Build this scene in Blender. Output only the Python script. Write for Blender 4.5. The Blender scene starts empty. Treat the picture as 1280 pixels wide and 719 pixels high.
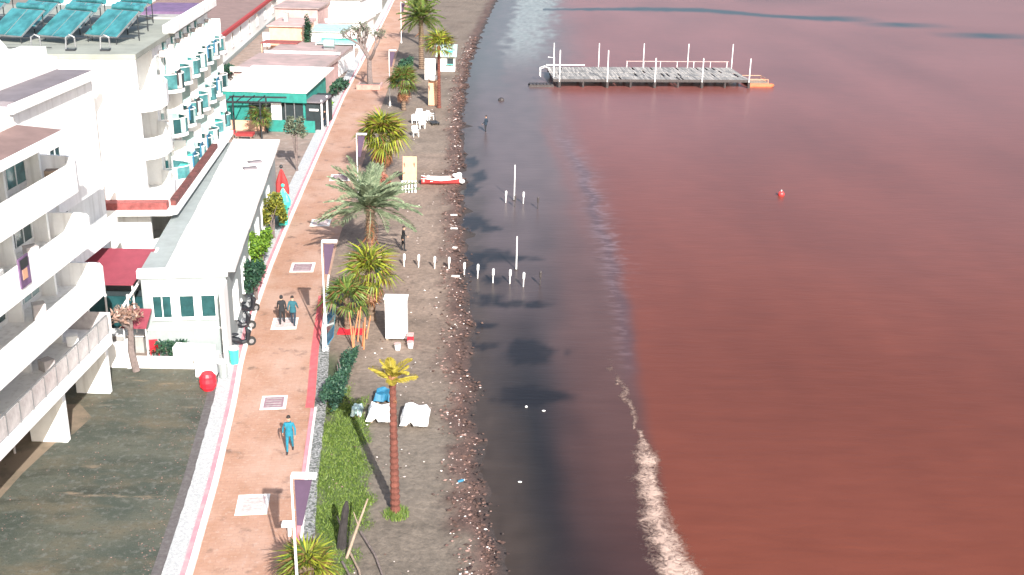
import bpy, bmesh, math, random
import numpy as np
from math import radians as R, sin, cos, pi
from mathutils import Vector, Matrix, noise
random.seed(7)
sc = bpy.context.scene
C = sc.collection

# ------------------------------------------------------------ camera
PITCH, ROLL, FPX, CAMH = R(20), R(1.0), 1400.0, 23.5
cam_d = bpy.data.cameras.new('camera')
cam = bpy.data.objects.new('camera', cam_d); C.objects.link(cam)
fw = Vector((0, cos(PITCH), -sin(PITCH))); rt = Vector((1, 0, 0)); up = rt.cross(fw)
r2 = rt*cos(ROLL) + up*sin(ROLL); u2 = up*cos(ROLL) - rt*sin(ROLL)
m = Matrix((r2, u2, -fw)).transposed().to_4x4(); m.translation = (0, 0, CAMH)
cam.matrix_world = m
cam_d.sensor_width = 36; cam_d.lens = 36*FPX/1280
cam_d.clip_start = .5; cam_d.clip_end = 9000
sc.camera = cam
# ------------------------------------------------------------ light
SUN_EL = R(31.5); SUN_DIR = Vector((.33*cos(SUN_EL), -.944*cos(SUN_EL), sin(SUN_EL)))   # towards the sun
w = bpy.data.worlds.new('World'); sc.world = w; w.use_nodes = True
nt = w.node_tree; bg = nt.nodes['Background']
sky = nt.nodes.new('ShaderNodeTexSky'); sky.sky_type = 'NISHITA'; sky.sun_disc = False
sky.sun_elevation = SUN_EL; sky.sun_rotation = math.atan2(SUN_DIR.x, SUN_DIR.y)
sky.air_density = 1.0; sky.dust_density = 3.0; sky.ozone_density = 1.0; sky.altitude = 0
nt.links.new(sky.outputs[0], bg.inputs[0]); bg.inputs[1].default_value = .115
sd = bpy.data.lights.new('sun', 'SUN'); sd.energy = 5.0; sd.angle = R(.5); sd.color = (1, .96, .91)
so = bpy.data.objects.new('sun', sd); C.objects.link(so); so.rotation_euler = SUN_DIR.to_track_quat('Z', 'Y').to_euler(); so.location = (20, -40, 60)
sc.view_settings.view_transform = 'Standard'; sc.view_settings.look = 'None'
sc.view_settings.exposure = 1.0; sc.view_settings.gamma = 1

# ------------------------------------------------------------ materials
def N(nt, t, **k):
    n = nt.nodes.new(t)
    for a, b in k.items(): setattr(n, a, b)
    return n
def newmat(name):
    m = bpy.data.materials.new(name); m.use_nodes = True
    return m, m.node_tree, m.node_tree.nodes['Principled BSDF']
def col4(c): return (c[0], c[1], c[2], 1)
def mat(name, c, rough=.7, var=.18, scale=3.0, bump=.15, metal=0, c2=None, spec=.5, island=False, trans=0, emit=None):
    m, nt, b = newmat(name)
    b.inputs['Roughness'].default_value = rough; b.inputs['Metallic'].default_value = metal
    b.inputs['Specular IOR Level'].default_value = spec
    if trans: b.inputs['Transmission Weight'].default_value = trans
    tc = N(nt, 'ShaderNodeTexCoord'); no = N(nt, 'ShaderNodeTexNoise')
    no.inputs['Scale'].default_value = scale; no.inputs['Detail'].default_value = 6; no.inputs['Roughness'].default_value = .65
    nt.links.new(tc.outputs['Object'], no.inputs['Vector'])
    ramp = N(nt, 'ShaderNodeValToRGB'); e = ramp.color_ramp.elements
    d = c2 if c2 else tuple(x*(1-var*1.6) for x in c)
    e[0].position = .3; e[0].color = col4(d); e[1].position = .7; e[1].color = col4(tuple(min(.9, x*(1+var*.5)) for x in c))
    if island:
        g = N(nt, 'ShaderNodeNewGeometry'); mx = N(nt, 'ShaderNodeMath', operation='MULTIPLY_ADD')
        nt.links.new(g.outputs['Random Per Island'], mx.inputs[0]); mx.inputs[1].default_value = .75
        m2 = N(nt, 'ShaderNodeMath', operation='MULTIPLY'); nt.links.new(no.outputs[0], m2.inputs[0]); m2.inputs[1].default_value = .3
        nt.links.new(m2.outputs[0], mx.inputs[2]); nt.links.new(mx.outputs[0], ramp.inputs[0]); e[0].position = .05; e[1].position = .95
    else: nt.links.new(no.outputs[0], ramp.inputs[0])
    nt.links.new(ramp.outputs[0], b.inputs['Base Color'])
    if bump:
        n2 = N(nt, 'ShaderNodeTexNoise'); n2.inputs['Scale'].default_value = scale*9; n2.inputs['Detail'].default_value = 4
        nt.links.new(tc.outputs['Object'], n2.inputs['Vector'])
        bp = N(nt, 'ShaderNodeBump'); bp.inputs['Strength'].default_value = bump; bp.inputs['Distance'].default_value = .03
        nt.links.new(n2.outputs[0], bp.inputs['Height']); nt.links.new(bp.outputs[0], b.inputs['Normal'])
    return m
def leafmat(name, a, b_, rough=.5, tr=.25, brown=False):
    m, nt, b = newmat(name)
    g = N(nt, 'ShaderNodeNewGeometry'); ramp = N(nt, 'ShaderNodeValToRGB'); e = ramp.color_ramp.elements
    e[0].position = 0; e[0].color = col4(a); e[1].position = 1; e[1].color = col4(b_)
    if brown: e[1].position = .86; q = e.new(.93); q.color = (.16, .095, .035, 1)
    nt.links.new(g.outputs['Random Per Island'], ramp.inputs[0]); nt.links.new(ramp.outputs[0], b.inputs['Base Color'])
    b.inputs['Roughness'].default_value = rough; b.inputs['Specular IOR Level'].default_value = .3
    t = N(nt, 'ShaderNodeBsdfTranslucent'); nt.links.new(ramp.outputs[0], t.inputs[0])
    mx = N(nt, 'ShaderNodeMixShader'); mx.inputs[0].default_value = tr
    nt.links.new(b.outputs[0], mx.inputs[1]); nt.links.new(t.outputs[0], mx.inputs[2])
    nt.links.new(mx.outputs[0], nt.nodes['Material Output'].inputs[0])
    return m
def stained(name, c, k):
    m = mat(name, c, .8, .07, 1.2, .12); nt = m.node_tree; b = nt.nodes['Principled BSDF']; src = b.inputs['Base Color'].links[0].from_socket
    tc = N(nt, 'ShaderNodeTexCoord'); mp = N(nt, 'ShaderNodeMapping'); mp.inputs['Scale'].default_value = (1.6, 1.6, .12); nt.links.new(tc.outputs['Object'], mp.inputs[0])
    no = N(nt, 'ShaderNodeTexNoise'); no.inputs['Scale'].default_value = 2.2; no.inputs['Detail'].default_value = 7; nt.links.new(mp.outputs[0], no.inputs[0])
    r = N(nt, 'ShaderNodeMapRange'); r.inputs[1].default_value = .52; r.inputs[2].default_value = .78; r.inputs[4].default_value = k; nt.links.new(no.outputs[0], r.inputs[0])
    mx = N(nt, 'ShaderNodeMixRGB'); nt.links.new(r.outputs[0], mx.inputs[0]); nt.links.new(src, mx.inputs[1]); mx.inputs[2].default_value = (.36, .34, .31, 1); nt.links.new(mx.outputs[0], b.inputs['Base Color'])
    return m
M = dict(
 white=stained('white_stucco', (.83, .83, .82), .45),
 white2=mat('white_paint', (.80, .80, .79), .55, .08, 4, .05),
 greywall=mat('pale_grey_render', (.27, .305, .305), .85, .1, 1.2, .15),
 offwhite=stained('aged_white_sheet', (.76, .74, .71), .6),
 cream=mat('cream_render', (.62, .50, .40), .85, .15, 1.0, .2),
 peach=mat('peach_render', (.66, .40, .27), .85, .15, 1.0, .2),
 pinkwall=mat('faded_pink_render', (.50, .33, .31), .85, .2, .8, .2),
 rooftan=mat('roof_screed', (.27, .285, .25), .9, .14, .6, .3),
 roofbrown=mat('brown_roof_felt', (.22, .145, .13), .85, .15, .8, .2),
 roofgrey=mat('grey_roof_felt', (.17, .15, .165), .85, .15, .8, .2),
 roofrose=mat('faded_rose_roof', (.36, .25, .24), .9, .3, .35, .3, c2=(.20, .17, .16)),
 concrete=mat('concrete', (.36, .35, .33), .9, .2, 1.2, .3),
 redband=mat('dark_red_planter', (.28, .075, .07), .85, .3, 3, .3),
 awning=mat('crimson_awning_cloth', (.22, .038, .058), .8, .1, 2, .1),
 red=mat('red_plastic', (.62, .02, .035), .45, .1, 3, 0),
 redcloth=mat('red_cloth', (.36, .035, .035), .8, .2, 3, .1),
 pane=mat('window_glass', (.02, .075, .08), .08, .3, 1.5, 0, spec=.8),
 darkin=mat('dark_interior', (.018, .03, .034), .8, .3, 2, .1),
 greyglass=mat('grey_balcony_glass', (.50, .46, .45), .25, .2, 2, 0), teal=mat('teal_painted_board', (.02, .22, .185), .6, .2, 2, .1),
 tealglass=mat('teal_balcony_glass', (.07, .22, .23), .12, .4, 1.3, 0, spec=.7),
 mint=mat('pale_mint_glass', (.40, .54, .53), .2, .25, 1.3, 0, spec=.6),
 solar=mat('solar_glass', (.05, .21, .23), .10, .4, 1.2, .02, spec=.8),
 frame=mat('grey_metal', (.35, .36, .37), .4, .15, 3, .05, metal=.6),
 dark=mat('dark_metal', (.035, .04, .045), .5, .2, 3, .05, metal=.3),
 black=mat('black_plastic', (.015, .017, .022), .45, .2, 3, .05),
 rubber=mat('black_rubber', (.02, .02, .02), .8, .1, 8, .1),
 purple=mat('purple_banner_cloth', (.075, .045, .085), .7, .12, 2, .05),
 violet=mat('violet_sheet', (.17, .10, .20), .6, .3, 2, .1),
 trunk=mat('palm_trunk_bark', (.17, .115, .08), .95, .3, 5, .5),
 redtrunk=mat('rust_red_palm_bark', (.15, .05, .036), .95, .3, 4, .6),
 bark=mat('grey_bark', (.19, .15, .14), .95, .3, 5, .5),
 darkbark=mat('charred_bark', (.035, .03, .03), .95, .4, 6, .6),
 wood=mat('weathered_wood', (.33, .25, .19), .85, .25, 4, .4),
 orangewood=mat('orange_brown_wood', (.55, .21, .09), .8, .25, 3, .3),
 peachboard=mat('peach_board', (.58, .33, .21), .8, .12, 2, .1),
 orange=mat('orange_plastic', (.50, .13, .05), .5, .2, 2, .05),
 turq=mat('turquoise_plastic', (.05, .55, .42), .45, .15, 2, .05),
 blue=mat('blue_tarpaulin', (.02, .15, .26), .6, .25, 3, .1),
 deck=mat('deck_planks', (.33, .31, .29), .85, .3, .7, .3, c2=(.14, .14, .14), island=True),
 pile=mat('dark_wet_pile', (.06, .05, .05), .6, .3, 4, .3),
 skin=mat('skin', (.45, .27, .19), .6, .08, 8, 0),
 hair=mat('dark_hair', (.02, .014, .012), .7, .2, 20, .1),
 c_black=mat('black_jacket_cloth', (.018, .02, .024), .9, .2, 8, .1),
 c_teal=mat('teal_jacket_cloth', (.015, .10, .13), .85, .2, 8, .1),
 c_blue=mat('blue_jacket_cloth', (.01, .17, .25), .85, .2, 8, .1),
 c_navy=mat('navy_trousers_cloth', (.014, .03, .05), .9, .2, 8, .1),
 c_red=mat('red_jacket_cloth', (.5, .02, .02), .9, .2, 8, .1),
 l_date=leafmat('date_palm_leaf', (.11, .16, .095), (.33, .39, .25), tr=.3),
 l_fan=leafmat('fan_palm_leaf', (.04, .09, .02), (.20, .27, .06), tr=.3, brown=True),
 l_fan2=leafmat('bright_fan_palm_leaf', (.045, .095, .02), (.36, .38, .04), tr=.3, brown=True),
 l_yel=leafmat('yellow_palm_leaf', (.24, .20, .03), (.48, .40, .07)),
 l_dead=leafmat('dead_palm_leaf', (.20, .08, .04), (.42, .20, .10)),
 l_bush=leafmat('bush_leaf', (.05, .12, .02), (.22, .36, .04)),
 l_bushy=leafmat('yellow_bush_leaf', (.05, .09, .02), (.30, .28, .04)),
 l_dark=leafmat('dark_green_leaf', (.015, .05, .04), (.06, .13, .07)),
 l_dry=leafmat('dry_leaf', (.22, .13, .09), (.50, .34, .28)),
 l_grey=leafmat('grey_green_leaf', (.08, .10, .07), (.22, .25, .17)),
 l_red=leafmat('reddish_leaf', (.25, .06, .05), (.45, .2, .14)),
 grass=leafmat('grass_blade', (.055, .11, .02), (.20, .27, .06)),
 peb=leafmat('shore_litter', (.08, .045, .04), (.30, .19, .16), rough=.8, tr=0),
 pebw=leafmat('pale_pebble', (.45, .36, .33), (.8, .74, .70), rough=.7, tr=0),
 kelp=leafmat('dark_weed', (.03, .02, .018), (.12, .07, .055), rough=.6, tr=0),
)

# ------------------------------------------------------------ mesh helpers
class MB:
    def __init__(s): s.v = []; s.f = []
    def box(s, c, d, rz=0, taper=1):
        x, y, z = d[0]/2, d[1]/2, d[2]/2; b = len(s.v); ca, sa = cos(rz), sin(rz)
        for k, (i, j) in [(-1, p) for p in ((-1, -1), (1, -1), (1, 1), (-1, 1))] + [(1, p) for p in ((-1, -1), (1, -1), (1, 1), (-1, 1))]:
            t = taper if k > 0 else 1; px, py = i*x*t, j*y*t
            s.v.append((c[0]+px*ca-py*sa, c[1]+px*sa+py*ca, c[2]+k*z))
        for q in ((0, 3, 2, 1), (4, 5, 6, 7), (0, 1, 5, 4), (1, 2, 6, 5), (2, 3, 7, 6), (3, 0, 4, 7)): s.f.append(tuple(b+i for i in q))
        return s
    def bb(s, x0, x1, y0, y1, z0, z1): return s.box(((x0+x1)/2, (y0+y1)/2, (z0+z1)/2), (abs(x1-x0), abs(y1-y0), abs(z1-z0)))
    def tube(s, pts, rad, n=8, cap=True):
        pts = [Vector(p) for p in pts]; b = len(s.v)
        if not hasattr(rad, '__len__'): rad = [rad]*len(pts)
        for i, p in enumerate(pts):
            t = (pts[min(i+1, len(pts)-1)]-pts[max(i-1, 0)]); t = t.normalized() if t.length > 1e-6 else Vector((0, 0, 1))
            a = Vector((1, 0, 0)) if abs(t.x) < .9 else Vector((0, 1, 0))
            u = t.cross(a).normalized(); v = t.cross(u)
            for k in range(n):
                q = p + (u*cos(2*pi*k/n)+v*sin(2*pi*k/n))*rad[i]; s.v.append(tuple(q))
        for i in range(len(pts)-1):
            for k in range(n):
                k2 = (k+1) % n; s.f.append((b+i*n+k, b+(i+1)*n+k, b+(i+1)*n+k2, b+i*n+k2))
        if cap:
            s.f.append(tuple(b+k for k in range(n))); s.f.append(tuple(b+(len(pts)-1)*n+k for k in range(n-1, -1, -1)))
        return s
    def prism(s, poly, z0, z1):
        """poly (x,y) list ccw; z may be callables"""
        b = len(s.v); n = len(poly)
        g = lambda z, p: z(p[0], p[1]) if callable(z) else z
        for p in poly: s.v.append((p[0], p[1], g(z0, p)))
        for p in poly: s.v.append((p[0], p[1], g(z1, p)))
        s.f.append(tuple(b+i for i in range(n-1, -1, -1))); s.f.append(tuple(b+n+i for i in range(n)))
        for i in range(n): j = (i+1) % n; s.f.append((b+i, b+j, b+n+j, b+n+i))
        return s
    def ball(s, c, r, seg=10, rings=6, z0=-1.0):
        if not hasattr(r, '__len__'): r = (r, r, r)
        b = len(s.v)
        for i in range(rings+1):
            th = pi*i/rings; zz = max(cos(th), z0)
            for k in range(seg):
                s.v.append((c[0]+r[0]*sin(th)*cos(2*pi*k/seg), c[1]+r[1]*sin(th)*sin(2*pi*k/seg), c[2]+r[2]*zz))
        for i in range(rings):
            for k in range(seg):
                k2 = (k+1) % seg; s.f.append((b+i*seg+k, b+(i+1)*seg+k, b+(i+1)*seg+k2, b+i*seg+k2))
        return s
    def quad(s, *p):
        b = len(s.v); s.v += [tuple(q) for q in p]; s.f.append(tuple(range(b, b+len(p)))); return s
    def mesh(s, name):
        me = bpy.data.meshes.new(name); me.from_pydata(s.v, [], s.f); me.validate(); me.update(); return me
    def build(s, name, m, parent=None, loc=(0, 0, 0), rot=(0, 0, 0), smooth=False, bevel=0):
        me = s.mesh(name); me.materials.append(m if not isinstance(m, str) else M[m])
        if smooth: me.shade_smooth()
        return link(name, me, parent, loc, rot, bevel)
def link(name, me, parent=None, loc=(0, 0, 0), rot=(0, 0, 0), bevel=0):
    o = bpy.data.objects.new(name, me); C.objects.link(o); o.location = loc; o.rotation_euler = rot
    if parent: o.parent = parent
    if bevel:
        b = o.modifiers.new('bevel', 'BEVEL'); b.width = bevel; b.segments = 2; b.limit_method = 'ANGLE'
    return o
def thing(name, label, cat, loc=(0, 0, 0), rz=0, group=None):
    o = bpy.data.objects.new(name, None); C.objects.link(o); o.empty_display_size = .3
    o.location = loc; o.rotation_euler = (0, 0, rz); return tag(o, label, cat, group)
def tag(o, label, cat, group=None):
    o['label'] = label; o['category'] = cat
    if group: o['group'] = group
    return o
def struct(o, kind='structure'): o['kind'] = kind; return o
def copy_tree(o, parent=None):
    c = o.copy(); C.objects.link(c)
    if parent: c.parent = parent
    for ch in list(o.children): copy_tree(ch, c)
    return c
def lerp(pl, y):
    """piecewise x(y)"""
    if y <= pl[0][1]: a, b = pl[0], pl[1]
    elif y >= pl[-1][1]: a, b = pl[-2], pl[-1]
    else:
        for a, b in zip(pl, pl[1:]):
            if a[1] <= y <= b[1]: break
    return a[0]+(b[0]-a[0])*(y-a[1])/(b[1]-a[1])
def window(parent, face, u, z, w_, h_, pane='pane', frame='white2', mull=1, out=.0, sill=True):
    """face: ('x', X) wall facing +x ; ('y', Y) wall facing -y.  u = centre along wall"""
    ax, k = face
    def P(mb, u0, u1, z0, z1, d0, d1):
        if ax == 'x': mb.bb(k+d0, k+d1, u0, u1, z0, z1)
        else: mb.bb(u0, u1, k-d1, k-d0, z0, z1)
        return mb
    fr = MB(); t = .07
    P(fr, u-w_/2-t, u-w_/2, z-t, z+h_+t, -.01, .08); P(fr, u+w_/2, u+w_/2+t, z-t, z+h_+t, -.01, .08)
    P(fr, u-w_/2, u+w_/2, z-t, z, -.01, .078); P(fr, u-w_/2, u+w_/2, z+h_, z+h_+t, -.01, .078)
    for i in range(mull): uu = u-w_/2+w_*(i+1)/(mull+1); P(fr, uu-.025, uu+.025, z, z+h_, -.01, .06)
    f = fr.build('window', frame, parent)
    P(MB(), u-w_/2, u+w_/2, z, z+h_, -.005, .03).build('pane', pane, f)
    if sill: P(MB(), u-w_/2-.1, u+w_/2+.1, z-t-.06, z-t, -.01, .16).build('sill', 'white2', f)
    return f

# ------------------------------------------------------------ lines of the place (x at y)
LK = [(-9.6, -60), (-10.2, 20), (-11.2, 34), (-11.95, 40.7), (-12.98, 48.2), (-13.61, 52), (-14.46, 58.5), (-15.3, 67.4), (-15.95, 76), (-16.7, 87), (-18.1, 108), (-19.4, 127.6), (-21.3, 166), (-23.8, 213), (-27, 270), (-45, 500)]
RK = [(-5.6, -60), (-6.2, 20), (-7.49, 34), (-8.45, 40.8), (-9.3, 48.4), (-10.1, 54.1), (-11.1, 62.5), (-11.9, 71.8), (-12.6, 83.8), (-13.3, 96.9), (-14.0, 108.6), (-15.1, 133), (-17.3, 166.7), (-20.4, 213), (-24, 270), (-42, 500)]
SH = [(1.1, -60), (0.8, 20), (-0.1, 34.3), (-0.6, 38.6), (-1.14, 43.9), (-1.7, 50.5), (-2.2, 59), (-2.9, 68.9), (-3.8, 84.3), (-4.4, 97.5), (-5.5, 119), (-6.1, 150), (-5.8, 180), (-4.3, 239), (-2.5, 300), (4.5, 500), (60.5, 1200)]
ED = [(6.8, -60), (6.45, 34.5), (6.2, 38), (6.15, 42), (6.25, 46), (6.2, 50.8), (6.5, 60), (6.6, 69.4), (6.0, 92.5), (4.6, 110), (4.6, 135), (7.5, 160), (8.5, 220), (9, 300), (30, 1200)]
def strip(name, a, b, ys, z, m, kind='structure', th=.0):
    """ribbon between lines a(y), b(y)"""
    v = []; f = []
    for y in ys: v += [(a(y), y, z), (b(y), y, z)]
    for i in range(len(ys)-1): f.append((2*i, 2*i+1, 2*i+3, 2*i+2))
    mb = MB()
    if th:
        n = len(v); v2 = [(p[0], p[1], p[2]-th) for p in v]; f2 = []
        for i in range(len(ys)-1):
            f2 += [(n+2*i, 2*i, 2*i+2, n+2*i+2), (2*i+1, n+2*i+1, n+2*i+3, 2*i+3)]
        f2 += [(0, n, n+1, 1), (len(v)-2, len(v)-1, n+len(v)-1, n+len(v)-2)]
        v = v+v2; f = f+f2
    mb.v = v; mb.f = f
    o = mb.build(name, m); struct(o, kind); return o
def yrange(a, b, g=1.03, s=.8):
    out = [a]; y = a
    while y < b: y += max(s, abs(y)*(g-1)); out.append(min(y, b))
    return out

# ground materials in world position
def groundmat(name, cols, scales, rough=.9, bump=.4, bscale=6, dist=.03):
    """cols: base + list of (colour, scale, lo, hi, stretch)"""
    m, nt, b = newmat(name); g = N(nt, 'ShaderNodeNewGeometry'); cur = None
    rgb = N(nt, 'ShaderNodeRGB'); rgb.outputs[0].default_value = col4(cols[0]); cur = rgb.outputs[0]
    for i, (c, s, lo, hi, st) in enumerate(scales):
        mp = N(nt, 'ShaderNodeMapping'); mp.inputs['Scale'].default_value = st; mp.inputs['Location'].default_value = (i*13.1, i*7.7, 0)
        nt.links.new(g.outputs['Position'], mp.inputs[0])
        no = N(nt, 'ShaderNodeTexNoise'); no.inputs['Scale'].default_value = s; no.inputs['Detail'].default_value = 8; no.inputs['Roughness'].default_value = .6
        nt.links.new(mp.outputs[0], no.inputs[0])
        r = N(nt, 'ShaderNodeMapRange'); r.inputs[1].default_value = lo; r.inputs[2].default_value = hi; nt.links.new(no.outputs[0], r.inputs[0])
        mx = N(nt, 'ShaderNodeMixRGB'); nt.links.new(r.outputs[0], mx.inputs[0]); nt.links.new(cur, mx.inputs[1]); mx.inputs[2].default_value = col4(c); cur = mx.outputs[0]
    nt.links.new(cur, b.inputs['Base Color']); b.inputs['Roughness'].default_value = rough
    no = N(nt, 'ShaderNodeTexNoise'); no.inputs['Scale'].default_value = bscale; no.inputs['Detail'].default_value = 6; nt.links.new(g.outputs['Position'], no.inputs[0])
    bp = N(nt, 'ShaderNodeBump'); bp.inputs['Strength'].default_value = bump; bp.inputs['Distance'].default_value = dist
    nt.links.new(no.outputs[0], bp.inputs['Height']); nt.links.new(bp.outputs[0], b.inputs['Normal'])
    return m
I3 = (1, 1, 1)
M['pave'] = groundmat('orange_pavers', [(0.385, 0.222, 0.157)], [((0.345, 0.190, 0.125), .9, .42, .62, I3), ((0.435, 0.282, 0.218), .35, .45, .65, (1, .6, 1)), ((0.164, 0.100, 0.076), .9, .57, .72, I3), ((0.451, 0.322, 0.266), 5, .55, .75, I3), ((0.246, 0.154, 0.121), 7, .60, .75, I3)], .8, .3, 14)
def joints(m, w_, h_, k):
    nt = m.node_tree; b = nt.nodes['Principled BSDF']; src = b.inputs['Base Color'].links[0].from_socket
    g = N(nt, 'ShaderNodeNewGeometry'); mp = N(nt, 'ShaderNodeMapping'); mp.inputs['Rotation'].default_value = (0, 0, R(-6)); nt.links.new(g.outputs['Position'], mp.inputs[0])
    br = N(nt, 'ShaderNodeTexBrick'); br.inputs['Scale'].default_value = 1; br.inputs['Brick Width'].default_value = w_; br.inputs['Row Height'].default_value = h_; br.inputs['Mortar Size'].default_value = .018
    br.inputs['Color1'].default_value = (1, 1, 1, 1); br.inputs['Color2'].default_value = (.93, .92, .91, 1); br.inputs['Mortar'].default_value = (k, k, k, 1)
    nt.links.new(mp.outputs[0], br.inputs[0]); mx = N(nt, 'ShaderNodeMixRGB', blend_type='MULTIPLY'); mx.inputs[0].default_value = 1
    nt.links.new(src, mx.inputs[1]); nt.links.new(br.outputs[0], mx.inputs[2]); nt.links.new(mx.outputs[0], b.inputs['Base Color'])
joints(M['pave'], .42, .21, .88)
M['yard'] = groundmat('mossy_yard_concrete', [(.074, .078, .058)], [((.040, .050, .038), .22, .42, .58, (1, 1.5, 1)), ((.10, .085, .055), .3, .5, .66, (.7, 1.3, 1)), ((.030, .032, .022), .55, .54, .70, (.5, 1.6, 1)), ((.19, .145, .10), .25, .62, .68, (.8, 2.6, 1)), ((.12, .125, .11), 3, .52, .75, I3), ((.035, .035, .028), 9, .56, .72, I3), ((.13, .12, .10), 20, .60, .70, I3)], .9, .6, 9)
M['court'] = groundmat('court_paving', [(.27, .20, .165)], [((.19, .15, .125), .5, .4, .65, I3), ((.34, .28, .25), 1.5, .5, .7, I3)], .9, .3, 6)
M['land'] = groundmat('town_ground', [(.17, .15, .13)], [((.17, .17, .13), .08, .4, .6, I3), ((.22, .19, .16), .3, .5, .7, I3)], .95, .4, 3)
M['kwhite'] = groundmat('white_kerb_paint', [(.74, .70, .67)], [((.55, .45, .40), 2.5, .5, .75, I3)], .7, .2, 10)
M['kpink'] = groundmat('pink_line_paint', [(.62, .21, .25)], [((.60, .33, .33), 1.5, .45, .7, I3)], .75, .2, 10)
M['kgrav'] = groundmat('pale_gravel', [(.42, .43, .43)], [((.36, .37, .38), 6, .4, .6, I3), ((.68, .68, .68), 9, .5, .7, I3)], .95, .9, 22, .06)
M['kdark'] = groundmat('dark_kerb', [(.085, .075, .075)], [((.13, .12, .12), 5, .4, .7, I3)], .9, .6, 12)
M['kred'] = groundmat('red_rubber_strip', [(.56, .09, .10)], [((.45, .12, .13), 2, .4, .7, I3), ((.6, .25, .2), 4, .6, .8, I3)], .85, .2, 8)
M['kpeb'] = groundmat('pebble_strip', [(.28, .28, .28)], [((.09, .10, .09), 7, .45, .55, I3), ((.5, .5, .5), 12, .54, .66, I3)], .95, 1, 25, .08)

# ------------------------------------------------------------ ground, paths
o = struct(MB().quad((-3000, -400, -.05), (-11, -400, -.05), (-11, 300, -.05), (-3000, 300, -.05)).build('ground', 'land'))
o = struct(MB().quad((-3000, 300, -.05), (-20, 300, -.05), (40, 1200, -.05), (2500, 5000, -.05), (-3000, 5000, -.05)).build('terrain', 'land'))
struct(MB().quad((-40, -40, -.012), (-11, -40, -.012), (-12.2, 51.7, -.012), (-40, 51.7, -.012)).build('yard', 'yard'))
struct(MB().quad((-40, 51.7, -.016), (-12.2, 51.7, -.016), (-20, 200, -.016), (-60, 200, -.016)).build('court', 'court'))
pts_ = [inv_ for inv_ in ((-24, 20), (-20.6, 34), (-20.3, 38), (-20.2, 41), (-19.9, 43.6), (-19.4, 44.6), (-19.2, 46.2), (-20.2, 47.5), (-30, 47))]
M['tanpath'] = groundmat('dry_earth', [(.20, .15, .105)], [((.12, .10, .07), .8, .45, .65, I3)], .95, .4, 6)
struct(MB().quad(*[(a, b, -.006) for a, b in pts_]).build('path', 'tanpath'))
YS = yrange(-60, 500, 1.03)
lk = lambda y: lerp(LK, y); rk = lambda y: lerp(RK, y); sh = lambda y: lerp(SH, y); ed = lambda y: lerp(ED, y)
strip('promenade', lk, rk, YS, .012, 'pave')
strip('white_kerb', lambda y: lk(y)-.24, lk, YS, .10, 'kwhite', th=.2)
strip('pink_line', lambda y: lk(y)-.46, lambda y: lk(y)-.24, YS, .04, 'kpink', th=.1)
wob = lambda y, k: .05*noise.noise(Vector((y*1.7, k, 0)))
strip('gravel_verge', lambda y: lk(y)-1.12-.0*y+wob(y, 2), lambda y: lk(y)-.46, yrange(-60, 52, 1.0, .25), .03, 'kgrav', th=.06)
strip('yard_kerb', lambda y: lk(y)-1.5, lambda y: lk(y)-1.05, yrange(-60, 50.8), .012, 'kdark', th=.04)
strip('verge', lambda y: lk(y)-1.4, lambda y: lk(y)-.46, yrange(52, 500), .02, 'kgrav', th=.06)
strip('red_strip', lambda y: rk(y)-.42, lambda y: rk(y)-.02, yrange(47.5, 62.5), .017, 'kred')
strip('thin_edge_line', lambda y: rk(y)-.16, lambda y: rk(y)+.02, yrange(-60, 47.4), .06, 'kpink', th=.1)
strip('seaward_kerb', lambda y: rk(y)+.02, lambda y: rk(y)+.12, yrange(-60, 47.4), .11, 'kwhite', th=.2)
strip('pebble_strip', lambda y: rk(y)+(.12 if y < 47.4 else .0), lambda y: rk(y)+.55+wob(y, 5), yrange(25, 63, 1.0, .3), .03, 'kpeb', th=.06)
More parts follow.
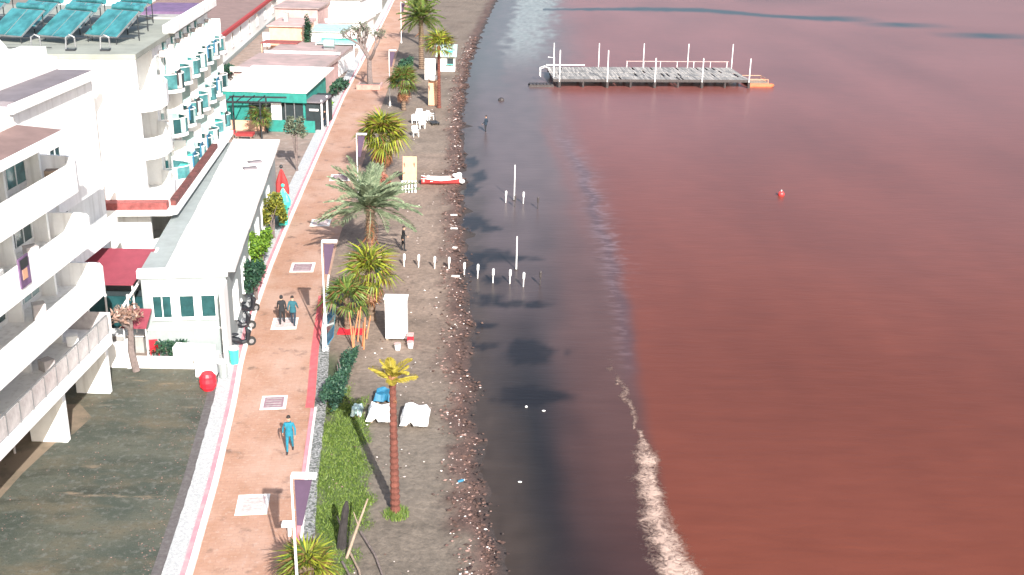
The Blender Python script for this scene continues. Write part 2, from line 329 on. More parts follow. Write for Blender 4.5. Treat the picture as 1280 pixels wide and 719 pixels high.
# sea bed / beach
def beach():
    us = np.linspace(0, 1, 70); ys = yrange(-60, 500, 1.009, .3)
    v = []; cols = []; f = []
    for y in ys:
        a = rk(y)-.3; s_ = sh(y); b = s_+9
        for u in us:
            x = a+(b-a)*u**1.0
            d = s_-x
            nz = noise.noise(Vector((x*.5, y*.5, 3)))*.5+noise.noise(Vector((x*1.6, y*1.6, 9)))*.3+noise.noise(Vector((x*5, y*5, 1)))*.15
            z = -.02+.07*nz if d > 0 else -.02
            edge = min(1, max(0, (x-a)/1.2)); z = -.03+(z+.03)*edge
            shx = s_+.55*noise.noise(Vector((0, y*.35, 7)))+.25*noise.noise(Vector((0, y*1.2, 4)))
            dd = x-(shx-.9)
            ridge = .10*math.exp(-((x-(shx-1.1))/.5)**2)*(1+noise.noise(Vector((x*2, y*2, 5))))
            if y > 60:   # cusps of sand running down the beach
                k = abs(((y-60)/6.2) % 1-.5); z += .13*max(0, 1-k*7)*(edge)*(.5+noise.noise(Vector((0, y*.2, 2))))
            z += ridge
            if dd > 0: z -= min(.09*dd, .9)+.02*dd*dd*.3
            # colour
            sand = np.array((.195, .138, .106)); tan = np.array((.265, .20, .157)); wet = np.array((.034, .026, .024)); weed = np.array((.075, .042, .034)); green = np.array((.085, .12, .04)); gryg = np.array((.115, .108, .088))
            n1 = noise.noise(Vector((x*.35, y*.18, 11)))*.5+.5; n2 = noise.noise(Vector((x*1.3, y*.9, 21)))*.5+.5
            c = sand*(1-n1)+tan*n1
            if y < 60: t = min(1, (60-y)/15)*.6; c = c*(1-t)+gryg*t
            c = c*(.82+.36*n2)*(1-.42*max(0, noise.noise(Vector((x*.28+4, y*1.0, 51))))-.3*max(0, noise.noise(Vector((x*2.5, y*2.5, 61)))))  # dark streaks across the beach: damp sand plus undulation shading put into the colour
            if y > 100: c = c*(1-.25*min(1, (y-100)/60))*np.array((.95, 1, 1))
            n3 = noise.noise(Vector((x*1.1, y*.7, 31)))
            q = (x-(shx-1.5)+n3*.7)/.7; t = 1/(1+math.exp(-q*3)); c = c*(1-t)+weed*(.7+.9*n2)*t
            q = (x-(shx-.35)+n3*.5)/.6; t = 1/(1+math.exp(-q*4)); c = c*(1-t)+wet*t
            # grass patch
            gx = rk(y)+1.15; gd = 1-((x-gx-.2)/1.55)**2-((y-42)/8.5)**2+n3*.7
            t = min(1, max(0, gd*1.6)); c = c*(1-t)+green*(.7+.5*n2)*t
            if abs(x) < 20 and 44 < y < 56:
                gd = 1-((x-rk(y)-.6)/.9)**2-((y-50)/5)**2+n3*.5; t = min(1, max(0, gd*1.3)); c = c*(1-t)+np.array((.05, .065, .03))*t
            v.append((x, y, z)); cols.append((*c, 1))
    n = len(us)
    for i in range(len(ys)-1):
        for j in range(n-1): f.append((i*n+j, i*n+j+1, (i+1)*n+j+1, (i+1)*n+j))
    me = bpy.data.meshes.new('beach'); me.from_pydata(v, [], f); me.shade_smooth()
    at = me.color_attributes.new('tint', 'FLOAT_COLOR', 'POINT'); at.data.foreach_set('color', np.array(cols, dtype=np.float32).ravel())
    m, nt, b = newmat('beach_sand'); a = N(nt, 'ShaderNodeAttribute'); a.attribute_name = 'tint'
    g = N(nt, 'ShaderNodeNewGeometry'); no = N(nt, 'ShaderNodeTexNoise'); no.inputs['Scale'].default_value = 3.5; no.inputs['Detail'].default_value = 9; no.inputs['Roughness'].default_value = .7
    nt.links.new(g.outputs['Position'], no.inputs[0])
    r = N(nt, 'ShaderNodeMapRange'); r.inputs[1].default_value = .3; r.inputs[2].default_value = .7; r.inputs[3].default_value = .62; r.inputs[4].default_value = 1.3; nt.links.new(no.outputs[0], r.inputs[0])
    mx = N(nt, 'ShaderNodeVectorMath', operation='SCALE'); nt.links.new(a.outputs['Color'], mx.inputs[0]); nt.links.new(r.outputs[0], mx.inputs['Scale'])
    nt.links.new(mx.outputs[0], b.inputs['Base Color']); b.inputs['Roughness'].default_value = .9
    bp = N(nt, 'ShaderNodeBump'); bp.inputs['Strength'].default_value = .8; bp.inputs['Distance'].default_value = .08; nt.links.new(no.outputs[0], bp.inputs['Height']); nt.links.new(bp.outputs[0], b.inputs['Normal'])
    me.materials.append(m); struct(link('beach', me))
beach()

# ------------------------------------------------------------ sea
def sm(a, b, x): t = min(1, max(0, (x-a)/(b-a))); return t*t*(3-2*t)
FOAM = [(6.5, 30), (6.25, 34.5), (6.1, 36), (5.9, 37.5), (5.8, 39), (5.8, 40.6), (5.88, 42.3), (6.0, 44.3), (5.95, 46), (5.8, 48.5), (5.5, 50.8), (5.25, 52.5), (5.0, 55), (4.9, 60)]
def sea():
    xs = list(np.arange(-9, 5, .3))+list(np.arange(5, 8, .12))+list(np.arange(8, 30, .4)); x = 30
    while x < 60: x += .8; xs.append(x)
    while x < 4000: x *= 1.15; xs.append(x)
    ys = [-400, -200, -100, -40, 0, 15, 25]; y = 28
    while y < 280: ys.append(y); y *= 1.007
    while y < 5000: ys.append(y); y *= 1.12
    v = []; cols = []; fo = []; she = []; f = []
    grey = np.array((.092, .068, .068)); dk = np.array((.013, .012, .014)); red = np.array((.130, .036, .021)); redf = np.array((.175, .064, .058)); pale = np.array((.20, .215, .205)); slate = np.array((.014, .028, .036)); rose = np.array((.135, .062, .055))
    streak = [(-2, 221), (8, 224), (25, 227), (37, 227), (48, 219), (56, 216), (63, 216), (70, 207), (75, 200), (84, 189), (100, 178), (140, 150)]
    blobs = [(-1.6, 62.6, 1.3, 1.1), (.4, 62.0, 1.7, .7), (-1.9, 58.6, 1.0, .6), (-1.5, 55.4, 1.0, .6), (.9, 54.8, 1.7, 1.5), (-2.6, 69.5, .9, 2.2), (-1.4, 71.5, 1.0, 1.0), (.2, 70.5, 2.2, .7), (-3.0, 78.5, .9, 2.2), (-1.8, 77, .8, .8), (-3.6, 88, .8, 2.4), (-1.3, 66.2, .7, .6), (-3.9, 97, .7, 2.5), (.8, 49.5, 2.3, 1.1), (-2.9, 92, .6, 2.0)]
    nn = lambda a, b, c: noise.noise(Vector((a, b, c)))
    for y in ys:
        e = ed(y)
        sy = None
        for x in xs:
            near = y < 320 and y > 20 and x < 130
            n1 = nn(x*.12, y*.05, 1) if near else 0; n2 = nn(x*.6, y*.25, 5) if near else 0; n3 = nn(x*1.8, y*.9, 8) if near else 0
            far = sm(40, 150, y)
            width = .35+.02*max(0, y-34)+sm(60, 100, y)*1.0
            t = sm(-width, width, x-e+n2*.35*(.4+far)+n1*.6*far)
            shal = grey*(.38+.75*sm(38, 100, y)+.18*n2)  # grey lightens with distance, painting in the sky reflection
            # near part almost black
            kk = sm(58, 42, y)*sm(-2.5, 1.5, x-sh(y)-.4); shal = shal*(1-.55*kk)+dk*.55*kk
            shal = shal+np.array((.028, .008, .006))*sm(1, 6, x)*(1-far)   # reddish towards the edge
            R_ = red*(1-sm(45, 170, y))+redf*sm(45, 170, y); nb = nn(x*.05, y*.03, 41) if near else 0; R_ = R_*(1+.16*n1+.06*n2+.22*nb); R_ = R_*(1-.35*max(0, nb+.1))+np.array((.115, .052, .05))*.35*max(0, nb+.1)  # red pales with distance: sky reflection put into the water colour
            # murky rose tongue left of the grey drift line, y 60..120
            tongue = sm(58, 72, y)*sm(128, 110, y)*sm(-2.6, -1.0, x-e)*sm(1.4, .2, x-e)
            c = shal*(1-t)+R_*t
            c = c*(1-.0*tongue)+rose*0*tongue
            # grey lilac drift line along the edge
            dl = math.exp(-((x-e+.1+n2*.5)/(.38+.25*far))**2)*sm(47, 56, y)*sm(120, 85, y)
            c = c*(1-.6*dl)+np.array((.055, .042, .055))*.6*dl
            rl = math.exp(-((x-e+1.25+n2*.5)/.75)**2)*sm(62, 80, y)*sm(128, 105, y)*.7; c = c*(1-rl)+rose*rl
            kb = sm(1.6, 4.2, x+n2*.8)*sm(33, 44, y)*sm(100, 66, y)*(1-t); c = c*(1-.6*kb)+np.array((.088, .044, .038))*.6*kb
            kt = sm(3.4, .2, x+n2)*sm(62, 50, y)*(1-t); c = c*(1-.5*kt)+np.array((.012, .015, .017))*.5*kt
            ks = sm(2.6, .1, x-sh(y)+n2*.6+n3*.3)*(1-t); c = c*(1-.75*ks)+np.array((.058, .043, .035))*(1+.3*n3)*.75*ks
            for (bx, by, rx, ry) in blobs:
                d = ((x-bx)/rx)**2+((y-by)/ry)**2
                if d < 3: k = sm(1.6, .3, d+n3*1.2+n2*.8)*.85; c = c*(1-k)+dk*k
            # pale sheen in the far shallows
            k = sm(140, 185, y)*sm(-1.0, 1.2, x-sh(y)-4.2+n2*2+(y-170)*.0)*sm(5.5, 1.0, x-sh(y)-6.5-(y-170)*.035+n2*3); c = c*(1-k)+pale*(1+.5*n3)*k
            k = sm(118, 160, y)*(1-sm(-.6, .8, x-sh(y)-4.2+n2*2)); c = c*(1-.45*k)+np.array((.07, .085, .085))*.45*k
            if 140 < y < 250 and x > 5:
                for a, b in zip(streak, streak[1:]):
                    if a[0] <= x <= b[0]:
                        syy = a[1]+(b[1]-a[1])*(x-a[0])/(b[0]-a[0])+n2*1.2
                        wd = (3.9+1.6*nn(x*.09, 0, 3))*(.5+.5*sm(8, 30, x)); k = math.exp(-((y-syy)/max(1.5, wd))**4)*.97; c = c*(1-k)+slate*k
            fm = 0
            if 30 < y < 58:
                fe = lerp(FOAM, y)+.10*nn(0, y*1.3, 2); wd = .15+.27*sm(46.5, 43, y)+.22*sm(40, 35, y)-.07*sm(1.2, .2, abs(y-46.3))
                q1 = nn(x*3.1, y*2.3, 17); fm = (sm(1.9, .1, abs(x-fe+n3*.3+q1*.16)/max(wd, .04)/1.3)+.30*sm(.2, .5, x-fe+wd)*sm(1.1, .3, x-fe)*sm(47, 42, y)*(.5+q1))*sm(57, 50, y)*(.8+.2*sm(49, 44, y)+.25*nn(3, y*1.1, 6))
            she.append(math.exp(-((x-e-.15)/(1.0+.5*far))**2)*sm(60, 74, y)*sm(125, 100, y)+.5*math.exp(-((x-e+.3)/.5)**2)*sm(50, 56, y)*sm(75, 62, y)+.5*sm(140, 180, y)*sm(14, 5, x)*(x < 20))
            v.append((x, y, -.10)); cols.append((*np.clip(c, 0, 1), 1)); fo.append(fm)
    n = len(xs)
    for i in range(len(ys)-1):
        for j in range(n-1): f.append((i*n+j, i*n+j+1, (i+1)*n+j+1, (i+1)*n+j))
    me = bpy.data.meshes.new('sea'); me.from_pydata(v, [], f)
    me.color_attributes.new('tint', 'FLOAT_COLOR', 'POINT').data.foreach_set('color', np.array(cols, dtype=np.float32).ravel())
    me.attributes.new('foam', 'FLOAT', 'POINT').data.foreach_set('value', np.array(fo, dtype=np.float32))
    me.attributes.new('sheen', 'FLOAT', 'POINT').data.foreach_set('value', np.array(she, dtype=np.float32))
    m, nt, b = newmat('silty_water'); L = nt.links.new
    a = N(nt, 'ShaderNodeAttribute'); a.attribute_name = 'tint'; fa = N(nt, 'ShaderNodeAttribute'); fa.attribute_name = 'foam'
    g = N(nt, 'ShaderNodeNewGeometry')
    no = N(nt, 'ShaderNodeTexNoise'); no.inputs['Scale'].default_value = 3.6; no.inputs['Detail'].default_value = 12; no.inputs['Roughness'].default_value = .78; no.inputs['Distortion'].default_value = 1.2; L(g.outputs['Position'], no.inputs[0])
    # foam: lacy threshold
    mu = N(nt, 'ShaderNodeMath', operation='MULTIPLY_ADD'); L(no.outputs[0], mu.inputs[0]); mu.inputs[1].default_value = 3.4; mu.inputs[2].default_value = -1.85
    ad = N(nt, 'ShaderNodeMath', operation='ADD'); L(mu.outputs[0], ad.inputs[0]); L(fa.outputs['Fac'], ad.inputs[1])
    fr = N(nt, 'ShaderNodeMapRange'); fr.inputs[1].default_value = .35; fr.inputs[2].default_value = 1.05; L(ad.outputs[0], fr.inputs[0])
    f2 = N(nt, 'ShaderNodeMath', operation='MULTIPLY'); L(fr.outputs[0], f2.inputs[0]); L(fa.outputs['Fac'], f2.inputs[1])
    mp = N(nt, 'ShaderNodeMapping'); mp.inputs['Scale'].default_value = (.35, 1.3, 1); L(g.outputs['Position'], mp.inputs[0])
    n2 = N(nt, 'ShaderNodeTexNoise'); n2.inputs['Scale'].default_value = .9; n2.inputs['Detail'].default_value = 8; n2.inputs['Roughness'].default_value = .6; L(mp.outputs[0], n2.inputs[0])
    r = N(nt, 'ShaderNodeMapRange'); r.inputs[1].default_value = .3; r.inputs[2].default_value = .7; r.inputs[3].default_value = .92; r.inputs[4].default_value = 1.08; L(n2.outputs[0], r.inputs[0])
    sc_ = N(nt, 'ShaderNodeVectorMath', operation='SCALE'); L(a.outputs['Color'], sc_.inputs[0]); L(r.outputs[0], sc_.inputs['Scale'])
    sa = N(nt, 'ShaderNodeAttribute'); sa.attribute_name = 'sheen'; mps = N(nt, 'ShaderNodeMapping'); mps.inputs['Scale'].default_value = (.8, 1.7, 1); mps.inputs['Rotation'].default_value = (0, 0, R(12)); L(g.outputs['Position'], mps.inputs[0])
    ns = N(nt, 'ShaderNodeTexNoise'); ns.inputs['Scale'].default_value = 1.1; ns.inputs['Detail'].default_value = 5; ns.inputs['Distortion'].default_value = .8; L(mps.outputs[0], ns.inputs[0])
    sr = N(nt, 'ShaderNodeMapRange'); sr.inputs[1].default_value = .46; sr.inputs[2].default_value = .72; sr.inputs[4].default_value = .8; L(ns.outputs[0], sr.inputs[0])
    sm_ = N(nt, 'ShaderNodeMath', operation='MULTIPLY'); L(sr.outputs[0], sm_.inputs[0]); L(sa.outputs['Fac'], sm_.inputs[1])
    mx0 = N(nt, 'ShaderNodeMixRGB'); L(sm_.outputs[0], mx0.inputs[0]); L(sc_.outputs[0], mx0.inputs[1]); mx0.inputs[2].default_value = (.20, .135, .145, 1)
    mx = N(nt, 'ShaderNodeMixRGB'); L(f2.outputs[0], mx.inputs[0]); L(mx0.outputs[0], mx.inputs[1]); mx.inputs[2].default_value = (.47, .34, .28, 1)
    L(mx.outputs[0], b.inputs['Base Color'])
    rr = N(nt, 'ShaderNodeMapRange'); rr.inputs[3].default_value = .30; rr.inputs[4].default_value = .8; L(f2.outputs[0], rr.inputs[0]); L(rr.outputs[0], b.inputs['Roughness'])
    b.inputs['IOR'].default_value = 1.33; b.inputs['Specular IOR Level'].default_value = .17
    n3 = N(nt, 'ShaderNodeTexNoise'); n3.inputs['Scale'].default_value = 2.2; n3.inputs['Detail'].default_value = 7; n3.inputs['Distortion'].default_value = .6; L(mp.outputs[0], n3.inputs[0])
    bp = N(nt, 'ShaderNodeBump'); bp.inputs['Strength'].default_value = .22; bp.inputs['Distance'].default_value = .05; L(n3.outputs[0], bp.inputs['Height'])
    b2 = N(nt, 'ShaderNodeBump'); b2.inputs['Strength'].default_value = .6; b2.inputs['Distance'].default_value = .15; L(f2.outputs[0], b2.inputs['Height']); L(bp.outputs[0], b2.inputs['Normal']); L(b2.outputs[0], b.inputs['Normal'])
    me.materials.append(m); struct(link('sea', me))
sea()
# ------------------------------------------------------------ buildings
def rail(parent, y0, y1, x, z, h, endx=None, step=1.1, panel='greyglass'):
    """glazed balustrade along local y at x, panels and posts each a part"""
    n = max(1, round((y1-y0)/step)); st = (y1-y0)/n
    pm = MB().bb(-.012, .012, .04, st-.04, .08, h-.06).mesh('balustrade_panel'); pm.materials.append(M[panel])
    po = MB().bb(-.025, .025, -.025, .025, 0, h).mesh('post'); po.materials.append(M['frame'])
    for i in range(n+1):
        link('post', po, parent, (x, y0+i*st, z))
        if i < n: link('balustrade_panel', pm, parent, (x, y0+i*st, z))
    MB().bb(x-.035, x+.035, y0, y1, z+h, z+h+.05).build('handrail', 'frame', parent)
def apartment():
    t = thing('apartment_building', 'white apartment block with long stepped balconies standing over the mossy yard', 'building', (-19.4, 37.5, 0), R(-1.7))
    LV = [2.7, 5.3, 7.85, 10.4]; Y0, Y1 = -12, 11.2
    MB().bb(-16, -2.1, Y0, 10.6, 2.9, 13.0).build('wall', 'white', t)
    MB().bb(-16, -5.0, Y0, 10.2, 0, 2.9).build('ground_floor_wall', 'greywall', t)
    for yy in (-8, 6.35, 11.3): MB().bb(-1.75, -.12, yy-.16, yy+.16, 0, 2.68).build('pier', 'white', t, bevel=.02)
    for yy in (1.0,): MB().bb(-2.3, -1.9, yy-.2, yy+.2, 0, 2.68).build('pier', 'white', t)
    for k, z in enumerate(LV):
        e = [.35, .42, .30, .15][k]; ye = [Y1+.3, Y1, Y1-.6, Y1-.3][k]
        if k == 3:   # rounded far end
            poly = [(-2.3, Y0), (e, Y0), (e, ye-1.2), (e-.25, ye-.5), (e-.8, ye-.1), (e-1.5, ye), (-2.3, ye)]
        else: poly = [(-2.3, Y0), (e, Y0), (e, ye-.5), (e-.35, ye), (-2.3, ye)]
        MB().prism(poly, z, z+.5 if k == 0 else z+.22).build('balcony_slab', 'white', t, bevel=.02)
        if k == 0: rail(t, -5, ye-.6, e-.12, z+.5, .95); MB().bb(-2.1, e-.15, ye-.08, ye-.04, z+.5, z+1.4).build('balustrade_panel', 'greyglass', t)
        else:
            th = .14; ins = [(-2.2, ye-th)] + [(px-th if px > -2 else px, py-th if py > ye-1 else py) for px, py in poly[2:-1]][::-1] + [(e-th, Y0)]
            MB().prism([(e, Y0)]+poly[2:]+[(-2.3, ye-th)]+ins[1:] if False else [(e-th, Y0), (e, Y0), (e, poly[2][1]), (e-th, poly[2][1])], z+.2, z+1.35).build('parapet', 'white', t)
            pts = poly[2:]
            for a, b in zip(pts, pts[1:]):
                dx, dy = b[0]-a[0], b[1]-a[1]; l = math.hypot(dx, dy); nx, ny = -dy/l*th, dx/l*th
                MB().prism([a, b, (b[0]+nx, b[1]+ny), (a[0]+nx, a[1]+ny)], z+.2, z+1.35).build('parapet', 'white', t)
        # windows of that storey and the fins between them
        for j, yy in enumerate((-7.2, -4.2, -1.2, 1.9, 5.0, 8.3)):
            window(t, ('x', -2.1), yy, z+.5, 2.65 if k == 3 else 2.3, 2.0 if k == 3 else 1.75 if k else 1.6, mull=2, pane='tealglass' if k == 3 else ('pane' if (j+k) % 3 else 'mint'), sill=False)
            MB().bb(-2.1, -1.45, yy+1.42, yy+1.6, z+.2, z+2.5).build('fin_wall', 'white', t)
    rr = random.Random(3)
    for k, z in enumerate(LV):
        for yy in (-2.6, .6, 3.6, 6.8, 9.6):
            if rr.random() < .75: MB().box((-.9, yy, z+.62), (.5, .5, .75), rr.uniform(0, 1)).build('balcony_chair', rr.choice(['white2', 'greyglass', 'wood']), t)
            if rr.random() < .6: MB().bb(-2.1, -1.75, yy-.4, yy+.4, z+1.95, z+2.45).build('air_conditioner', 'offwhite', t)
    for yy in (-1.2, 3.2, 8.0): MB().tube([(-1.98, yy+1.9, 0), (-1.98, yy+1.9, 13)], .05, 6).build('downpipe', 'greyglass', t)
    # picture in a frame on the third storey parapet
    f = MB().bb(.3, .36, 3.1, 3.95, 8.3, 9.5).build('poster', 'violet', t); MB().bb(.36, .375, 3.3, 3.7, 8.6, 9.0).build('print', 'peachboard', f); MB().bb(.36, .375, 3.2, 3.85, 9.05, 9.42).build('print', 'dark', f)
    MB().bb(.3, .36, .2, .55, 8.3, 9.0).build('red_towel', 'red', t)
    # roof: brown margin, white fascia, white raised roof behind it
    MB().bb(-2.3, .25, Y0, 9.6, 12.98, 13.12).build('roof_soffit', 'white', t)
    MB().prism([(-1.9, Y0), (.1, Y0), (.1, 9.4), (-1.9, 9.1)], lambda x, y: 13.12, lambda x, y: 13.2+(-(x-.1))*.12).build('roof_margin', 'roofbrown', t)
    MB().bb(.1, .28, Y0, 9.55, 13.0, 13.32).build('fascia', 'white', t)
    MB().prism([(-16, Y0), (-1.9, Y0), (-1.9, 8.9), (-16, 8.9)], 13.0, lambda x, y: 13.8+.0*x).build('roof', 'offwhite', t)
    for y in (-2, 4): MB().bb(-10, -8.5, y, y+1.6, 13.78, 14.4).build('skylight', 'mint', t)
apartment()
def middle():
    t = thing('apartment_building', 'white gabled block with a narrow grey roof strip squeezed behind the balcony block', 'building', (-23.0, 49.4, 0), R(-1.7))
    MB().bb(-14, 0, 0, 10.6, 0, 13.4).build('wall', 'white', t)
    MB().bb(-1.7, .15, 1.2, 10.3, 13.4, 13.65).build('roof_strip', 'roofgrey', t)
    MB().bb(.15, .4, .6, 10.75, 13.2, 13.6).build('fascia', 'white', t)
    MB().bb(-14, -1.7, .3, 10.5, 13.4, 14.3).build('parapet_block', 'offwhite', t)
    MB().bb(-9, -6.5, 4, 8, 14.3, 14.5).build('roof_slab', 'roofgrey', t)
    g = MB(); g.v = [(-5.6, 7.0, 14.3), (-3.6, 7.0, 14.3), (-4.9, 7.0, 16.0), (-5.6, 9.8, 14.3), (-3.6, 9.8, 14.3), (-4.9, 9.8, 16.0)]; g.f = [(0, 1, 2), (5, 4, 3), (1, 4, 5, 2), (0, 2, 5, 3), (0, 3, 4, 1)]
    g.build('gable', 'white', t); MB().box((-4.85, 6.98, 14.7), (.35, .1, .45)).build('vent', 'greywall', t)
    MB().bb(-3.2, -1.9, 7.4, 9.8, 14.3, 14.9).build('roof_box', 'white', t)
    window(t, ('x', 0), 5, 9.3, 1.2, 1.3); window(t, ('x', 0), 5, 6.5, 1.2, 1.3)
    MB().bb(-.3, 1.5, 1.5, 8.3, 8.2, 8.4).build('balcony_slab', 'white', t); MB().bb(1.36, 1.5, 1.5, 8.3, 8.4, 9.4).build('parapet', 'white', t)
    MB().bb(-.3, 1.5, 1.5, 8.3, 5.2, 5.4).build('balcony_slab', 'white', t); MB().bb(1.36, 1.5, 1.5, 8.3, 5.4, 6.4).build('parapet', 'white', t)
middle()
HRZ = R(5.15)
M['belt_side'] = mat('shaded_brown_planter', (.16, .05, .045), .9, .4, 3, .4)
def hotel():
    t = thing('hotel', 'tall white hotel with teal glass balconies and a long red planter band', 'building', (-21.3, 63.1, 0), HRZ)
    MB().bb(-18, -1.5, 0, 25, 0, 13.7).build('wall', 'white', t)
    # seaward bay wall with the recesses of the corner loggia left open
    FL = [-.9, 2.05, 5.1, 8.1, 10.95]
    MB().bb(-.9, 0, 0, .25, 0, 13.7).build('corner_wall', 'white', t)
    MB().bb(-1.5, -.9, 0, .25, 0, 13.7).build('corner_wall', 'white', t)
    MB().bb(-1.5, -.25, 5.4, 25, 0, 13.7).build('bay_wall', 'white', t)
    sof = [1.9, 4.85, 7.93, 10.7, 13.7]
    for k in range(1, 5):
        z = sof[k-1]
        # corner loggia: slab and bowed white parapet
        poly = [(-1.5, .02), (.02, .02), (.55, .4), (.95, 1.2), (1.05, 2.4), (.85, 3.8), (.4, 4.9), (-.25, 5.38), (-1.5, 5.38)]
        MB().prism(poly, z, z+.22).build('balcony_slab', 'white', t)
        pts = poly[1:-1]; th = .12
        for a, b in zip(pts, pts[1:]):
            dx, dy = b[0]-a[0], b[1]-a[1]; l = math.hypot(dx, dy); nx, ny = -dy/l*th, dx/l*th
            MB().prism([a, b, (b[0]+nx, b[1]+ny), (a[0]+nx, a[1]+ny)], z+.2, z+1.25).build('parapet', 'white', t)
        window(t, ('x', -1.5), 1.6, z+.25, 1.2, 2.1, sill=False); window(t, ('x', -1.5), 3.9, z+.25, 1.5, 2.1, pane='tealglass', sill=False)
    # bowed balconies along the bay wall
    for k in range(0, 4):
        z = sof[k]
        for j in range(7):
            y = 7.0+j*2.75
            D = MB().bb(-.27, -.2, y-1.1, y-.15, z+.25, z+2.35).build('balcony_door', 'white2', t); MB().bb(-.2, -.185, y-1.03, y-.22, z+.35, z+2.25).build('pane', 'pane', D)
            window(t, ('x', -.25), y+.6, z+.75, .8, 1.5, pane='tealglass' if (j+k) % 2 else 'pane', sill=False)
            n = 8; arc = [(-.25+1.45*sin(pi*i/n)**.7, y-1.28+2.56*i/n) for i in range(n+1)]
            MB().prism(arc, z, z+.2).build('balcony_slab', 'white', t)
            for i in range(n):
                a, b = arc[i], arc[i+1]; dx, dy = b[0]-a[0], b[1]-a[1]; l = math.hypot(dx, dy); nx, ny = -dy/l*.03, dx/l*.03
                MB().prism([a, b, (b[0]+nx, b[1]+ny), (a[0]+nx, a[1]+ny)], z+.26, z+1.12).build('balustrade_panel', ['tealglass', 'mint', 'greyglass', 'tealglass', 'pane'][(i*2+j*3+k) % 5], t)
            mb = MB()
            for i in range(n): mb.tube([(*arc[i], z+1.16), (*arc[i+1], z+1.16)], .035, 5)
            mb.build('handrail', 'white2', t)
            MB().bb(-.25, .7, y+1.31, y+1.42, z+.2, z+2.4).build('divider', 'mint' if j % 2 else 'white', t)
            r = random.Random(j*7+k)
            MB().bb(.1, .5, y-.9, y-.5, z+.2, z+.75).build('balcony_chair', 'white2' if j % 2 else 'turq', t)
            if r.random() < .6: MB().bb(.35, .85, y+.2, y+.8, z+.2, z+1.0).build('balcony_table', 'dark' if r.random() < .6 else 'turq', t)
            if r.random() < .55: MB().bb(.9, .98, y-.7, y+.3, z+.5, z+1.35).build('towel', r.choice(['blue', 'mint', 'greyglass', 'dark']), t)
            MB().bb(-.2, .15, y-.05, y+.35, z+2.1, z+2.5).build('air_conditioner', 'greyglass', t)
    # projecting first-floor belt with red planter
    zb = 5.25
    MB().prism([(-5.5, -1.1), (1.3, -1.1), (1.75, -.7), (1.75, 21), (-.2, 21), (-.2, .02), (-5.5, .02)], zb-.35, zb).build('belt_slab', 'white', t, bevel=.04)
    MB().bb(-4.5, 1.2, -.99, -.25, zb, zb+.42).build('planter', 'redband', t)
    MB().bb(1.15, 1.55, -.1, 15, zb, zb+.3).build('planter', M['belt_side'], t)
    MB().bb(-5.5, 1.25, -.25, -.15, zb, zb+.9).build('parapet', 'white', t)
    # roof, overhanging edge beam, upper-floor windows
    MB().bb(-18, .05, -.05, 25.2, 13.7, 14.0).build('roof', 'rooftan', t)
    MB().bb(-.3, .45, 9, 25.3, 14.0, 14.5).build('edge_beam', 'white', t, bevel=.04)
    MB().bb(-4, -.3, 19, 25, 14.0, 14.25).build('roof_sheet', 'violet', t)
    MB().bb(-3.0, -.8, 16.5, 18.5, 14.0, 14.12).build('roof_mat', 'concrete', t)
    for y in (8.6, 11.4, 14.2, 17, 19.8): MB().bb(-.25, -.12, y-.4, y+.4, 11.2, 13.6).build('shutter', 'tealglass', t)
    mb = MB(); mb.tube([(-17, 2.6, 14.5), (-.6, 2.9, 14.5)], .035, 6); mb.build('roof_pipe', 'dark', t)
    MB().tube([(-17, 1.6, 14.1), (-5, 1.8, 14.1)], .02, 5).build('roof_cable', 'dark', t)
    for x in (-1.9, -3.8, -5.7, -12):
        MB().tube([(x-.25, 1.2, 14.0), (x-.2, 1.25, 14.75), (x, 1.25, 14.9), (x+.25, 1.3, 14.75), (x+.25, 1.35, 14.2)], .05, 7).build('vent_pipe', 'frame', t); MB().box((x, 1.25, 14.06), (.5, .35, .1)).build('vent_base', 'dark', t)
hotel()
def solar_heater(i, x, y, z, rz, lab):
    t = thing('solar_panel', lab, 'solar panel', (x, y, z), rz, 'solar panels on the hotel roof')
    w_, l, a = 2.5, 2.5, R(32)
    rot = (a, 0, 0)
    MB().bb(-w_/2, w_/2, 0, l, 0, .08).build('frame', 'frame', t, loc=(0, 0, .35), rot=rot)
    for k in (-1, 1): MB().bb(k*w_/4-w_/4+.05, k*w_/4+w_/4-.05, .06, l-.06, .08, .11).build('glass', 'solar', t, loc=(0, 0, .35), rot=rot)
    for k in (-1, 1):
        MB().tube([(k*1.1, 2.0, 0), (k*1.1, 2.0, 1.65)], .035, 6).build('leg', 'dark', t); MB().tube([(k*1.1, .1, 0), (k*1.1, .1, .45)], .035, 6).build('leg', 'dark', t)
    MB().tube([(-1.1, 2.45, 1.85), (1.1, 2.45, 1.85)], .2, 12).build('tank', 'solar', t, smooth=False)
hl = lambda x, y: (-21.3+x*cos(HRZ)-y*sin(HRZ), 63.1+x*sin(HRZ)+y*cos(HRZ))
sp = [(-2.9, 4.3), (-5.6, 4.0), (-8.4, 4.4), (-11.3, 3.9), (-3.3, 8.7), (-6.1, 8.4), (-8.9, 8.8), (-12, 8.4), (-4.0, 13.2), (-7.0, 13.0), (-10, 13.3), (-13, 13.1)]
labs = ['%s teal solar panel in the %s row of the hotel roof' % (a, b) for b in ('front', 'middle', 'back') for a in ('rightmost', 'second from right', 'second from left', 'leftmost')]
for i, (x, y) in enumerate(sp): X, Y = hl(x, y); solar_heater(i, X, Y, 14.0, HRZ+R(-28+random.uniform(-5, 5)), labs[i])

